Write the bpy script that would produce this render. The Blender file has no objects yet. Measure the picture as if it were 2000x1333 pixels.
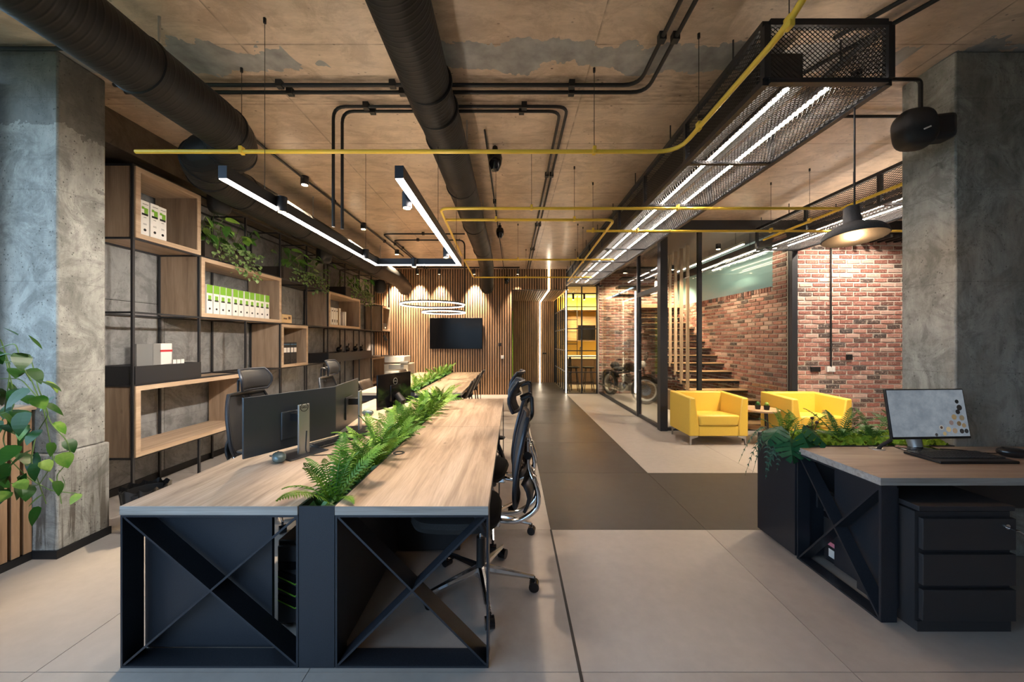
import bpy, math, random
from mathutils import Vector, Matrix
random.seed(7)
R = math.radians
SC = bpy.context.scene
COL = SC.collection
H, F = 1.46, 705.0          # eye height (m) and focal length in pixels of the 2000 px wide frame
CZ = 3.42                   # ceiling

# ---------------------------------------------------------------- camera
cam_d = bpy.data.cameras.new('camera'); cam_d.sensor_width = 36.0; cam_d.lens = F * 36.0 / 2000.0
cam_d.clip_start = 0.05; cam_d.clip_end = 100
cam = bpy.data.objects.new('camera', cam_d); COL.objects.link(cam)
cam.location = (0, 0, H); cam.rotation_euler = (R(90), 0, 0)
SC.camera = cam
# ---------------------------------------------------------------- world: overcast daylight outside the glazed front
w = bpy.data.worlds.new('daylight'); SC.world = w; w.use_nodes = True
nt = w.node_tree; nt.nodes.clear()
_o = nt.nodes.new('ShaderNodeOutputWorld'); _b = nt.nodes.new('ShaderNodeBackground')
_t = nt.nodes.new('ShaderNodeTexCoord'); _s = nt.nodes.new('ShaderNodeSeparateXYZ'); _r = nt.nodes.new('ShaderNodeValToRGB')
_m = nt.nodes.new('ShaderNodeMath'); _m.operation = 'MULTIPLY_ADD'; _m.inputs[1].default_value = .5; _m.inputs[2].default_value = .5
nt.links.new(_t.outputs['Generated'], _s.inputs[0]); nt.links.new(_s.outputs[2], _m.inputs[0]); nt.links.new(_m.outputs[0], _r.inputs[0])
_r.color_ramp.elements[0].position = .40; _r.color_ramp.elements[0].color = (.055, .075, .04, 1)
_r.color_ramp.elements[1].position = .56; _r.color_ramp.elements[1].color = (.50, .73, 1.0, 1)
nt.links.new(_r.outputs[0], _b.inputs[0]); nt.links.new(_b.outputs[0], _o.inputs[0])
WORLD_STRENGTH = 2.2
_b.inputs[1].default_value = WORLD_STRENGTH
SC.view_settings.view_transform = 'Standard'; SC.view_settings.look = 'None'
SC.view_settings.gamma = 1.0; SC.view_settings.use_curve_mapping = False
SC.view_settings.exposure = 1.55
SC.cycles.use_adaptive_sampling = True; SC.cycles.adaptive_threshold = .09
SC.cycles.max_bounces = 7; SC.cycles.diffuse_bounces = 3; SC.cycles.glossy_bounces = 3
SC.cycles.transparent_max_bounces = 16; SC.cycles.sample_clamp_indirect = 4.0
SC.cycles.caustics_reflective = False; SC.cycles.caustics_refractive = False
LED = 16.0                   # emission of the linear lights
SPOT = 2.6                   # multiplier of all spot lamps

# ---------------------------------------------------------------- helpers
ORG = {}
def px(x, y, d):             # pixel + distance -> point
    return Vector(((x - 1000) * d / F, d, H - (y - 667) * d / F))
class MB:
    def __init__(s): s.v = []; s.f = []
    def add(s, vs, fs):
        n = len(s.v); s.v += [tuple(p) for p in vs]; s.f += [tuple(i + n for i in f) for f in fs]; return s
    def box(s, x0, x1, y0, y1, z0, z1):
        vs = [(x, y, z) for z in (z0, z1) for y in (y0, y1) for x in (x0, x1)]
        return s.add(vs, [(0, 2, 3, 1), (4, 5, 7, 6), (0, 1, 5, 4), (2, 6, 7, 3), (0, 4, 6, 2), (1, 3, 7, 5)])
    def obox(s, c, size, m=None):
        a, b, d = [q / 2 for q in size]; m = m or Matrix.Identity(3); c = Vector(c)
        vs = [c + m @ Vector((x, y, z)) for z in (-d, d) for y in (-b, b) for x in (-a, a)]
        return s.add(vs, [(0, 2, 3, 1), (4, 5, 7, 6), (0, 1, 5, 4), (2, 6, 7, 3), (0, 4, 6, 2), (1, 3, 7, 5)])
    def bar(s, p, q, wd, ht, up=(0, 0, 1)):       # rectangular bar between two points
        p, q = Vector(p), Vector(q); d = (q - p); L = d.length; d.normalize(); up = Vector(up)
        if abs(d.dot(up)) > .999: up = Vector((0, 1, 0))
        sx = d.cross(up).normalized(); uz = sx.cross(d)
        return s.obox((p + q) / 2, (wd, L, ht), Matrix((sx, d, uz)).transposed())
    def tube(s, pts, r, n=8, closed=False):
        pts = [Vector(p) for p in pts]; k = len(pts); rr = r if isinstance(r, (list, tuple)) else [r] * k
        ring = []; prev = None; base = len(s.v)
        for i, p in enumerate(pts):
            a = pts[(i - 1) % k] if (closed or i) else p; b = pts[(i + 1) % k] if (closed or i < k - 1) else p
            t = (b - a).normalized()
            if prev is None:
                u = t.cross(Vector((0, 0, 1)))
                if u.length < 1e-3: u = t.cross(Vector((0, 1, 0)))
                u.normalize()
            else:
                u = prev - t * prev.dot(t)
                u = u.normalized() if u.length > 1e-6 else prev
            prev = u; v = t.cross(u)
            c = 1.0
            if i and (closed or i < k - 1):
                d1 = (p - a).normalized(); cc = max(.35, math.sqrt(max(0, (1 + d1.dot((b - p).normalized())) / 2))); c = 1 / cc
            for j in range(n):
                g = 2 * math.pi * j / n
                s.v.append(tuple(p + (u * math.cos(g) + v * math.sin(g)) * rr[i] * (1 + (c - 1) * .5)))
        for i in range(k if closed else k - 1):
            for j in range(n):
                a0 = base + i * n + j; a1 = base + i * n + (j + 1) % n; i2 = (i + 1) % k
                s.f.append((a0, base + i2 * n + j, base + i2 * n + (j + 1) % n, a1))
        if not closed:
            s.f.append(tuple(base + j for j in range(n))); s.f.append(tuple(base + (k - 1) * n + j for j in reversed(range(n))))
        return s
    def cyl(s, p, q, r, n=12, r2=None): return s.tube([p, q], [r, r if r2 is None else r2], n)
    def lathe(s, prof, n=24, c=(0, 0, 0), m=None):
        c = Vector(c); m = m or Matrix.Identity(3); base = len(s.v); k = len(prof)
        for r, z in prof:
            for j in range(n):
                g = 2 * math.pi * j / n; s.v.append(tuple(c + m @ Vector((r * math.cos(g), r * math.sin(g), z))))
        for i in range(k - 1):
            for j in range(n):
                s.f.append((base + i * n + j, base + i * n + (j + 1) % n, base + (i + 1) * n + (j + 1) % n, base + (i + 1) * n + j))
        if prof[0] == prof[-1]: return s
        if prof[0][0] > 1e-4: s.f.append(tuple(base + j for j in reversed(range(n))))
        if prof[-1][0] > 1e-4: s.f.append(tuple(base + (k - 1) * n + j for j in range(n)))
        return s
    def ell(s, c, rx, ry, rz, n=14, k=8, m=None, e=1.0):     # (super)ellipsoid
        c = Vector(c); m = m or Matrix.Identity(3); base = len(s.v)
        sg = lambda t: math.copysign(abs(t) ** e, t)
        for i in range(k + 1):
            a = -math.pi / 2 + math.pi * i / k
            for j in range(n):
                g = 2 * math.pi * j / n
                s.v.append(tuple(c + m @ Vector((rx * sg(math.cos(a)) * sg(math.cos(g)), ry * sg(math.cos(a)) * sg(math.sin(g)), rz * sg(math.sin(a))))))
        for i in range(k):
            for j in range(n):
                s.f.append((base + i * n + j, base + i * n + (j + 1) % n, base + (i + 1) * n + (j + 1) % n, base + (i + 1) * n + j))
        return s
    def prism(s, pts, d):                                    # planar polygon extruded by vector d
        pts = [Vector(p) for p in pts]; d = Vector(d); n = len(pts)
        return s.add(pts + [p + d for p in pts], [tuple(reversed(range(n))), tuple(range(n, 2 * n))] + [(i, (i + 1) % n, n + (i + 1) % n, n + i) for i in range(n)])
    def surf(s, fn, nu, nv, closed_u=False):
        base = len(s.v)
        for i in range(nu + (0 if closed_u else 1)):
            for j in range(nv + 1): s.v.append(tuple(fn(i / nu, j / nv)))
        m = nu if closed_u else nu + 1
        for i in range(nu):
            for j in range(nv):
                a = base + i * (nv + 1) + j; b = base + ((i + 1) % m) * (nv + 1) + j
                s.f.append((a, b, b + 1, a + 1))
        return s
    def mesh(s, name, smooth=True, org=(0, 0, 0)):
        o = Vector(org); me = bpy.data.meshes.new(name)
        me.from_pydata([tuple(Vector(p) - o) for p in s.v], [], s.f); me.update()
        if smooth:
            me.polygons.foreach_set('use_smooth', [True] * len(me.polygons)); me.set_sharp_from_angle(angle=R(38))
        return me
    def build(s, name, mat, parent=None, smooth=True, bevel=0, solid=0, at=None):
        org = ORG.get(parent.name, Vector()) if parent else (Vector(at) if at else Vector())
        me = s.mesh(name, smooth, org); me.materials.append(mat)
        return link(name, me, parent, org, bevel, solid)
def link(name, me, parent=None, org=Vector(), bevel=0, solid=0):
    o = bpy.data.objects.new(name, me); COL.objects.link(o)
    if parent: o.parent = parent
    else: o.location = org
    ORG[o.name] = Vector(org)
    if solid:
        md = o.modifiers.new('thickness', 'SOLIDIFY'); md.thickness = solid; md.offset = 0
    if bevel:
        md = o.modifiers.new('soft_edge', 'BEVEL'); md.width = bevel; md.segments = 2; md.limit_method = 'ANGLE'
    return o
def tag(o, label=None, cat=None, group=None, kind=None):
    for k, v in (('label', label), ('category', cat), ('group', group), ('kind', kind)):
        if v: o[k] = v
    return o
def thing(name, label, cat, loc=(0, 0, 0), group=None):
    o = bpy.data.objects.new(name, None); COL.objects.link(o); o.location = loc; o.empty_display_size = .1
    ORG[o.name] = Vector(loc); return tag(o, label, cat, group)
def struct(name, loc=(0, 0, 0)):
    o = bpy.data.objects.new(name, None); COL.objects.link(o); o.location = loc; ORG[o.name] = Vector(loc); o['kind'] = 'structure'; return o
def copy_tree(o, parent=None):
    c = o.copy(); COL.objects.link(c)
    if parent: c.parent = parent
    ORG[c.name] = Vector(ORG.get(o.name, (0, 0, 0)))
    for ch in list(o.children):
        copy_tree(ch, c)
    return c
def clone(name, me, parent, loc, rot=(0, 0, 0), scale=None):    # shared-mesh piece, world location
    o = bpy.data.objects.new(name, me); COL.objects.link(o); o.parent = parent
    o.location = Vector(loc) - ORG.get(parent.name, Vector()); o.rotation_euler = rot
    if scale: o.scale = scale
    ORG[o.name] = Vector(loc); return o
def place(root, loc, rz, label=None, group=None):
    root.location = loc; root.rotation_euler = (0, 0, rz)
    if label: root['label'] = label
    if group: root['group'] = group
    return root
def text(name, s, mat, parent, size, mtx, depth=.0008):
    c = bpy.data.curves.new(name, 'FONT'); c.body = s; c.size = size; c.align_x = 'CENTER'; c.align_y = 'CENTER'; c.extrude = depth
    c.materials.append(mat)
    tmp = bpy.data.objects.new(name, c); me = bpy.data.meshes.new_from_object(tmp); bpy.data.objects.remove(tmp)
    o = bpy.data.objects.new(name, me); COL.objects.link(o); o.parent = parent; o.matrix_local = mtx; return o
def spot(name, parent, loc, target, watts, angle=60, color=(1, .76, .54), blend=.6, size=.03):
    l = bpy.data.lights.new(name, 'SPOT'); l.energy = watts * SPOT; l.spot_size = R(angle); l.spot_blend = blend; l.color = color; l.shadow_soft_size = size
    o = bpy.data.objects.new(name, l); COL.objects.link(o); loc = Vector(loc)
    o.rotation_euler = (Vector(target) - loc).to_track_quat('-Z', 'Y').to_euler()
    if parent: o.parent = parent; o.location = loc - ORG[parent.name]
    else: o.location = loc
    return o
def fillet(pts, r, n=5):                       # round the corners of a polyline
    pts = [Vector(p) for p in pts]; out = [pts[0]]
    for i in range(1, len(pts) - 1):
        a, b, c = pts[i - 1], pts[i], pts[i + 1]; u = (a - b).normalized(); v = (c - b).normalized()
        p0, p2 = b + u * r, b + v * r
        for k in range(n + 1):
            t = k / n; out.append(p0 * (1 - t) ** 2 + b * 2 * t * (1 - t) + p2 * t * t)
    return out + [pts[-1]]
ORD = 'first second third fourth fifth sixth seventh eighth ninth tenth eleventh twelfth'.split()

# ---------------------------------------------------------------- materials
class NT:
    def __init__(s, name):
        s.m = bpy.data.materials.new(name); s.m.use_nodes = True; s.t = s.m.node_tree; s.p = s.t.nodes['Principled BSDF']
    def n(s, ty, **kw):
        x = s.t.nodes.new(ty)
        for k, v in kw.items(): setattr(x, k, v)
        return x
    def set(s, sock, v):
        if hasattr(v, 'is_linked') or hasattr(v, 'links'): s.t.links.new(v, sock)
        elif isinstance(v, (tuple, list)) and len(v) == 3 and sock.type == 'RGBA': sock.default_value = (*v, 1)
        else: sock.default_value = v
    def pos(s): return s.n('ShaderNodeNewGeometry').outputs['Position']
    def scale(s, v, k, off=(0, 0, 0)):
        m = s.n('ShaderNodeVectorMath', operation='MULTIPLY_ADD'); s.set(m.inputs[0], v); m.inputs[1].default_value = k; m.inputs[2].default_value = off; return m.outputs[0]
    def noise(s, v, sc=5, det=4, ro=.6, dist=0):
        m = s.n('ShaderNodeTexNoise'); s.set(m.inputs['Vector'], v); m.inputs['Scale'].default_value = sc; m.inputs['Detail'].default_value = det
        m.inputs['Roughness'].default_value = ro; m.inputs['Distortion'].default_value = dist; return m.outputs[0]
    def vor(s, v, sc=5, feat='F1'):
        m = s.n('ShaderNodeTexVoronoi', feature=feat); s.set(m.inputs['Vector'], v); m.inputs['Scale'].default_value = sc; return m.outputs['Distance']
    def ramp(s, f, els):
        m = s.n('ShaderNodeValToRGB'); s.set(m.inputs[0], f); cr = m.color_ramp
        while len(cr.elements) < len(els): cr.elements.new(.5)
        for e, (p, c) in zip(cr.elements, els):
            e.position = p; e.color = (c, c, c, 1) if isinstance(c, (int, float)) else (*c, 1)
        return m.outputs[0]
    def math(s, op, a, b=0.0, c=0.0):
        m = s.n('ShaderNodeMath', operation=op)
        for i, q in enumerate((a, b, c)): s.set(m.inputs[i], q)
        return m.outputs[0]
    def mix(s, f, a, b, mode='MIX'):
        m = s.n('ShaderNodeMix', data_type='RGBA', blend_type=mode); s.set(m.inputs[0], f); s.set(m.inputs[6], a); s.set(m.inputs[7], b); return m.outputs[2]
    def sep(s, v):
        m = s.n('ShaderNodeSeparateXYZ'); s.set(m.inputs[0], v); return m.outputs
    def bump(s, h, st=.3, d=.01):
        m = s.n('ShaderNodeBump'); s.set(m.inputs['Height'], h); m.inputs['Strength'].default_value = st; m.inputs['Distance'].default_value = d
        s.t.links.new(m.outputs[0], s.p.inputs['Normal'])
    def out(s, col=None, rough=None, metal=None, **kw):
        if col is not None: s.set(s.p.inputs['Base Color'], col)
        if rough is not None: s.set(s.p.inputs['Roughness'], rough)
        if metal is not None: s.set(s.p.inputs['Metallic'], metal)
        for k, v in kw.items(): s.set(s.p.inputs[k], v)
        return s.m
def plain(name, col, rough=.5, metal=0, **kw): return NT(name).out(col, rough, metal, **kw)
def speck(name, c1, c2, sc=300, rough=.5, metal=0, bump=.1, **kw):
    t = NT(name); nz = t.noise(t.pos(), sc, 2, .6); t.bump(nz, bump, .002); return t.out(t.ramp(nz, [(.35, c1), (.65, c2)]), rough, metal, **kw)
def wood(name, axis, dark, mid, light, rough=.45, fine=1.0):
    t = NT(name); p = t.pos(); k = [9.0 * fine] * 3; k[axis] = .75
    a = t.noise(t.scale(p, k), 1.6, 5, .62, .6)
    k2 = [70.0 * fine] * 3; k2[axis] = 3.0
    b = t.noise(t.scale(p, k2), 1.5, 3, .6)
    k3 = [4.0] * 3; k3[axis] = 2.0
    kn = t.vor(t.scale(p, k3), 1.3)
    c = t.ramp(a, [(.3, dark), (.5, mid), (.7, light)])
    c = t.mix(t.math('MULTIPLY', t.ramp(b, [(.35, 1.0), (.6, 0.0)]), .35), c, dark)
    c = t.mix(t.ramp(kn, [(.03, .6), (.09, 0.0)]), c, [q * .55 for q in dark])
    t.bump(b, .12, .003); return t.out(c, rough)
def concrete(name, c1, c2, pit=.5, rough=.75, stain=None, streak=False, top=None):
    t = NT(name); p = t.pos()
    a = t.noise(p, 1.9, 7, .7, .4); b = t.noise(t.scale(p, (1, 1, .3)), 9, 6, .75)
    c = t.mix(.5, t.ramp(a, [(.36, c1), (.64, c2)]), t.ramp(b, [(.36, c1), (.64, c2)]))
    c = t.mix(t.math('MULTIPLY', t.ramp(t.noise(p, 3.6, 8, .78, 1.0), [(.45, 0.0), (.58, 1.0)]), .55), c, [q * .5 for q in c1])
    v = t.vor(t.scale(p, (1, 1, .8)), 38); v2 = t.vor(p, 75)
    pm = t.math('MULTIPLY', t.ramp(v, [(.12, 1.0), (.2, 0.0)]), t.ramp(t.noise(p, 6, 4, .7), [(.46, 0.0), (.56, 1.0)]))
    pm = t.math('MAXIMUM', pm, t.math('MULTIPLY', t.ramp(v2, [(.14, .8), (.24, 0.0)]), t.ramp(t.noise(p, 11, 4, .7), [(.48, 0.0), (.58, 1.0)])))
    c = t.mix(t.math('MULTIPLY', pm, pit), c, [q * .3 for q in c1])
    cr = t.vor(t.scale(p, (.8, .8, .6)), 1.6, 'DISTANCE_TO_EDGE')
    cr = t.math('MULTIPLY', t.ramp(t.math('ADD', cr, t.math('MULTIPLY', t.noise(p, 7, 5, .7), .09)), [(.040, .55), (.046, 0.0)]), t.ramp(t.noise(p, 1.1, 2), [(.5, 0.0), (.56, 1.0)]))
    c = t.mix(cr, c, [q * .45 for q in c1])
    z = t.sep(p)[2]; fr = t.math('FRACT', t.math('MULTIPLY', z, 1 / .62)); jl = t.math('MULTIPLY', t.ramp(fr, [(.0, 1.0), (.012, 0.0)]), .45)
    c = t.mix(jl, c, [q * .4 for q in c1])
    if stain: c = t.mix(t.math('MULTIPLY', t.ramp(t.noise(t.scale(p, (3, 3, 1)), 1.3, 5, .7), [(.5, 0.0), (.66, 1.0)]), .6), c, stain)
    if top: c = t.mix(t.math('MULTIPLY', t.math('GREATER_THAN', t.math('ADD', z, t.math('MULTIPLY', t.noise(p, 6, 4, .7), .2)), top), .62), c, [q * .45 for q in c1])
    if streak:
        f = t.noise(t.scale(p, (16, 16, .9)), 1.4, 4, .6, .4); low = t.ramp(z, [(.25, 1.0), (.8, 0.0)])
        c = t.mix(t.math('MULTIPLY', t.ramp(f, [(.5, 0.0), (.58, .8)]), low), c, (.07, .055, .04))
    t.bump(t.math('SUBTRACT', b, pm), .5, .006); return t.out(c, rough)

BLACK = speck('black_powder_coat', (.011, .012, .015), (.026, .028, .034), 500, .42, 0, .15)
BLACKM = plain('black_matt', (.008, .008, .009), .55)
METALD = speck('dark_plate', (.016, .019, .026), (.032, .037, .048), 400, .38, .3, .1)
DUCTM = None
OAKY = wood('oak_grain_y', 1, (.25, .175, .12), (.46, .35, .255), (.58, .47, .365), .42)
OAKX = wood('oak_grain_x', 0, (.25, .16, .095), (.36, .245, .155), (.47, .34, .23), .45)
OAKZ = wood('oak_grain_z', 2, (.23, .16, .11), (.36, .26, .18), (.45, .335, .24), .5)
OAKB = wood('oak_box', 1, (.36, .25, .165), (.52, .38, .26), (.62, .48, .345), .5)
EDGE = wood('grey_board_edge', 0, (.24, .215, .19), (.38, .35, .32), (.46, .43, .40), .5, 3)
SLAT = wood('slat_oak', 2, (.24, .14, .075), (.38, .235, .135), (.48, .315, .19), .5)
SLATY = wood('slat_oak_y', 1, (.24, .14, .075), (.38, .235, .135), (.48, .315, .19), .5)
STEPW = wood('stair_oak', 0, (.30, .18, .09), (.45, .29, .16), (.55, .37, .22), .45)
CHROME = plain('chrome', (.75, .76, .78), .12, 1.0)
STEEL = plain('brushed_steel', (.5, .5, .5), .35, 1.0)
YELLOWP = plain('yellow_pipe_paint', (.90, .62, .07), .32)
YFAB = speck('yellow_leather', (.78, .50, .065), (.84, .56, .085), 220, .42, 0, .06)
WHITE = plain('white_plastic', (.75, .74, .71), .4)
PAPER = plain('white_card', (.82, .80, .76), .6)
GREEN = plain('label_green', (.20, .45, .035), .5)
GREY = plain('grey_plastic', (.22, .22, .22), .45)
SILV = plain('silver_plastic', (.42, .42, .41), .35, .6)
RED = plain('red_print', (.6, .03, .04), .5)
CARD = wood('light_card', 1, (.5, .33, .16), (.62, .43, .22), (.7, .5, .28), .6)
COPPER = plain('copper_lining', (.88, .38, .14), .4, .2)
MESHF = speck('mesh_fabric', (.012, .012, .013), (.035, .035, .037), 700, .8, 0, .3)
SEATF = speck('seat_fabric', (.01, .01, .011), (.025, .025, .026), 400, .85, 0, .3)
GLOSSB = plain('gloss_black', (.006, .006, .008), .1); TVB = plain('tv_glass', (.004, .004, .005), .14, 0, **{'Specular IOR Level': .1})
SOIL = speck('soil', (.012, .009, .006), (.035, .026, .016), 60, .95, 0, .6)
def emit(name, col, st):
    t = NT(name); t.p.inputs['Emission Color'].default_value = (*col, 1); t.p.inputs['Emission Strength'].default_value = st
    return t.out((.9, .9, .9), .5)
LEDW = emit('led_white', (1, .87, .77), LED); LEDT = emit('led_tray', (1, .86, .75), 44); LEDU = emit('led_added_uplight', (1, .84, .68), 6); LEDR = emit('led_ring', (1, .86, .72), 2.2); LEDP = emit('led_line', (1, .84, .62), 10)  # LEDU feeds the upward strips added to lighten the ceiling
LEDS = emit('led_soft', (1, .82, .60), 8)
BULB = emit('spot_lens', (1, .74, .42), 14)
def leafm(name, a, b, sc=9, rough=.45):
    t = NT(name); nz = t.noise(t.pos(), sc, 3); oi = t.n('ShaderNodeObjectInfo').outputs['Random']
    t.p.inputs['Specular IOR Level'].default_value = .25
    c = t.ramp(t.math('ADD', t.math('MULTIPLY', nz, .7), t.math('MULTIPLY', oi, .3)), [(.3, a), (.7, b)])
    return t.out(c, rough, 0, **{'Subsurface Weight': 0.0})
FERN = leafm('fern_green', (.03, .125, .012), (.20, .37, .045))
FERND = leafm('fern_dark', (.02, .085, .022), (.07, .2, .045))
POTH = leafm('pothos_green', (.008, .05, .006), (.018, .075, .008), 6, .38)
VARIEG = leafm('variegated_green', (.05, .16, .015), (.26, .36, .07), 14, .35)
IVY = leafm('ivy_green', (.08, .2, .04), (.5, .58, .28), 40, .5)
MOSS = leafm('moss_green', (.06, .16, .01), (.24, .38, .03), 60, .9)
STEMG = plain('stem_green', (.12, .2, .05), .5)
def glassm(name, tint, refl=.5, rough=.02):
    t = NT(name); t.t.nodes.remove(t.p)
    tr = t.n('ShaderNodeBsdfTransparent'); gl = t.n('ShaderNodeBsdfGlossy'); fr = t.n('ShaderNodeFresnel'); mx = t.n('ShaderNodeMixShader')
    tr.inputs[0].default_value = (*tint, 1); gl.inputs['Roughness'].default_value = rough; fr.inputs[0].default_value = 1.5
    k = t.math('MULTIPLY', fr.outputs[0], refl * 2)
    t.t.links.new(k, mx.inputs[0]); t.t.links.new(tr.outputs[0], mx.inputs[1]); t.t.links.new(gl.outputs[0], mx.inputs[2])
    t.t.links.new(mx.outputs[0], t.t.nodes['Material Output'].inputs[0]); return t.m
GLASS = glassm('clear_glass', (.95, .96, .94), .30)
GLASSD = glassm('smoked_glass', (.80, .80, .76), .8)
# ================================================================ THE SETTING
# ---- floor of large slabs
def tilem(name, a, b, rough, spec=.5):
    t = NT(name); p = t.pos(); n1 = t.noise(p, 1.3, 5, .6); n2 = t.noise(p, 14, 4, .6); oi = t.n('ShaderNodeObjectInfo').outputs['Random']
    f = t.math('ADD', t.math('ADD', t.math('MULTIPLY', n1, .55), t.math('MULTIPLY', n2, .3)), t.math('MULTIPLY', oi, .15))
    t.bump(n2, .05, .002); return t.out(t.ramp(f, [(.3, a), (.7, b)]), t.ramp(n1, [(.3, rough - .05), (.7, rough + .06)]), 0, **{'Specular IOR Level': spec})
TLIGHT = tilem('light_slab', (.315, .286, .262), (.435, .40, .368), .34)
TDARK = tilem('dark_slab', (.034, .029, .025), (.058, .050, .043), .42, .32)
floor = MB().box(-4.2, 7.5, -2.2, 13.2, -.12, -.012).build('floor', plain('grout', (.12, .11, .10), .9)); floor['kind'] = 'structure'
_tl = MB().box(-.5985, .5985, -.5985, .5985, -.012, 0).mesh('slab_light', False); _tl.materials.append(TLIGHT)
_td = MB().box(-.5985, .5985, -.5985, .5985, -.012, 0).mesh('slab_dark', False); _td.materials.append(TDARK)
for i in range(-4, 6):
    for j in range(-3, 10):
        x, y = .3 + 1.2 * i + .6, 1.59 + 1.2 * j + .6
        dk = (i == 0 and j >= 1) or (j == 1 and i >= 0)
        clone('slab', _td if dk else _tl, floor, (x, y, 0), (0, 0, R(90) * random.randint(0, 3)))
tag(MB().box(.293, .307, -2, 2.79, -.004, .0015).build('trim_1', BLACKM), kind='structure')
# ---- ceiling: raw varnished concrete with formwork joints and cement patches
t = NT('raw_ceiling'); p = t.pos(); X, Y, Z = t.sep(p)
a = t.noise(p, 1.1, 6, .6, .3); b = t.noise(t.scale(p, (1, 3, 1)), 6, 5, .7)
c = t.mix(.45, t.ramp(a, [(.36, (.52, .40, .295)), (.64, (.80, .64, .495))]), t.ramp(b, [(.38, (.45, .345, .255)), (.7, (.78, .62, .48))]))
yj = t.math('FRACT', t.math('MULTIPLY', t.math('ADD', Y, .02), 1 / .6)); xj = t.math('FRACT', t.math('MULTIPLY', t.math('SUBTRACT', X, .55), 1 / 2.35))
jl = t.math('MAXIMUM', t.ramp(yj, [(0, .9), (.02, 0.0)]), t.ramp(xj, [(0, .9), (.006, 0.0)]))
jl = t.math('MULTIPLY', jl, t.ramp(t.noise(p, 8, 3), [(.36, .25), (.55, 1.0)]))
c = t.mix(jl, c, (.09, .06, .04))
c = t.mix(t.math('MULTIPLY', t.ramp(t.noise(t.scale(p, (1, 1.4, 1)), 2.6, 7, .75, .8), [(.47, 0.0), (.6, 1.0)]), .5), c, (.33, .24, .165))
sp = t.math('MULTIPLY', t.ramp(t.vor(t.scale(p, (1, 1.6, 1)), 11), [(.06, .9), (.13, 0.0)]), t.ramp(t.noise(p, 3, 3), [(.46, 0.0), (.58, 1.0)]))
c = t.mix(sp, c, (.08, .05, .035))
yw = t.math('ADD', Y, t.math('MULTIPLY', t.math('SUBTRACT', t.noise(p, 3.0, 4, .6), .5), .55))
m1 = t.math('MULTIPLY', t.math('GREATER_THAN', yw, 2.38), t.math('LESS_THAN', yw, 2.62))
gap = t.math('GREATER_THAN', t.noise(t.scale(p, (1, .2, 1), (3.1, 0, 0)), .9, 2), .44)
c = t.mix(t.math('MULTIPLY', m1, gap), c, t.ramp(t.noise(p, 7, 5), [(.3, (.22, .22, .215)), (.7, (.42, .42, .41))]))
m2 = t.math('MULTIPLY', t.math('GREATER_THAN', Y, 2.66), t.math('LESS_THAN', Y, 2.96))
c = t.mix(t.math('MULTIPLY', m2, t.ramp(t.noise(t.scale(p, (2, 9, 1)), 3, 5), [(.4, 0.0), (.65, .55)])), c, (.13, .09, .055))
t.bump(t.math('SUBTRACT', t.math('ADD', b, a), t.math('ADD', sp, jl)), .25, .008)
CEIL = t.out(c, t.ramp(b, [(.3, .28), (.7, .5)]), 0, **{'Coat Weight': .25, 'Coat Roughness': .22})
ceil = MB().box(-4.2, 7.5, -2.2, 13.2, CZ, CZ + .25).build('ceiling', CEIL, smooth=False); ceil['kind'] = 'structure'
# ---- columns
COLC = concrete('column_concrete', (.17, .177, .158), (.44, .45, .41), .6, .7, (.33, .31, .265))
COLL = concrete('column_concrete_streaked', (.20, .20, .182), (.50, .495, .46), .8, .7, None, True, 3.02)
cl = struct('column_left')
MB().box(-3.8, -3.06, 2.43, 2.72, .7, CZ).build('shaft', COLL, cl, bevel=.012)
MB().box(-3.8, -3.045, 2.415, 2.735, .05, .7).build('base', COLL, cl, bevel=.012)
tag(MB().box(-3.8, -3.04, 2.41, 2.74, 0, .055).build('baseboard_left', BLACKM), kind='structure')
cr = struct('column_right')
MB().box(3.0, 3.8, 2.44, 2.78, 0, CZ).build('shaft', COLC, cr, bevel=.01)
# ---- left wall behind the shelving: grey panels with open joints
PANEL = concrete('grey_panel', (.19, .192, .195), (.33, .33, .33), .1, .55)
BEAMC = concrete('beam_concrete', (.10, .08, .06), (.17, .135, .105), .3, .8)
wl = MB().box(-3.95, -3.775, 2.7, 10, 0, CZ).build('wall_left', BLACKM); wl['kind'] = 'structure'
for i in range(6):
    for z0, z1 in ((.06, 1.85), (1.85, 3.1)):
        y0 = 2.72 + 1.18 * i
        MB().box(-3.775, -3.755, y0 + .003, min(y0 + 1.18, 9.79) - .003, z0 + .003, z1 - .003).build('panel', PANEL, wl)
tag(MB().box(-3.775, -3.74, 2.72, 9.8, 0, .07).build('baseboard_wall', BLACKM), kind='structure')
tag(MB().box(-3.77, -3.38, 2.74, 9.8, 3.12, CZ).build('beam_left', BEAMC, bevel=.006), kind='structure')
# ---- slatted back wall, the panel above the passage, its soffit and end wall
PIT, SW = .067, .041
wb = MB().box(-3.95, 0, 9.83, 10, 0, CZ).build('wall_back', BLACKM); wb['kind'] = 'structure'
sl = MB().box(-SW / 2, SW / 2, -.03, 0, 0, CZ).mesh('slat', False); sl.materials.append(SLAT)
for i in range(56): clone('slat', sl, wb, (-3.72 + PIT * i, 9.83, 0))
wu = MB().box(0, 1.5, 9.83, 9.97, 2.86, CZ).build('wall_above_passage', BLACKM); wu['kind'] = 'structure'
sl2 = MB().box(-SW / 2, SW / 2, -.03, 0, 0, CZ - 2.86).mesh('slat_short', False); sl2.materials.append(SLAT)
for i in range(22): clone('slat', sl2, wu, (.04 + PIT * i, 9.83, 2.86))
so = MB().box(0, 1.5, 9.97, 12.8, 2.88, 2.95).build('ceiling_passage', BLACKM); so['kind'] = 'structure'
sl3 = MB().box(-SW / 2, SW / 2, 9.97 - 9.83, 12.7 - 9.83, -.03, 0).mesh('slat_soffit', False); sl3.materials.append(SLATY)
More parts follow.
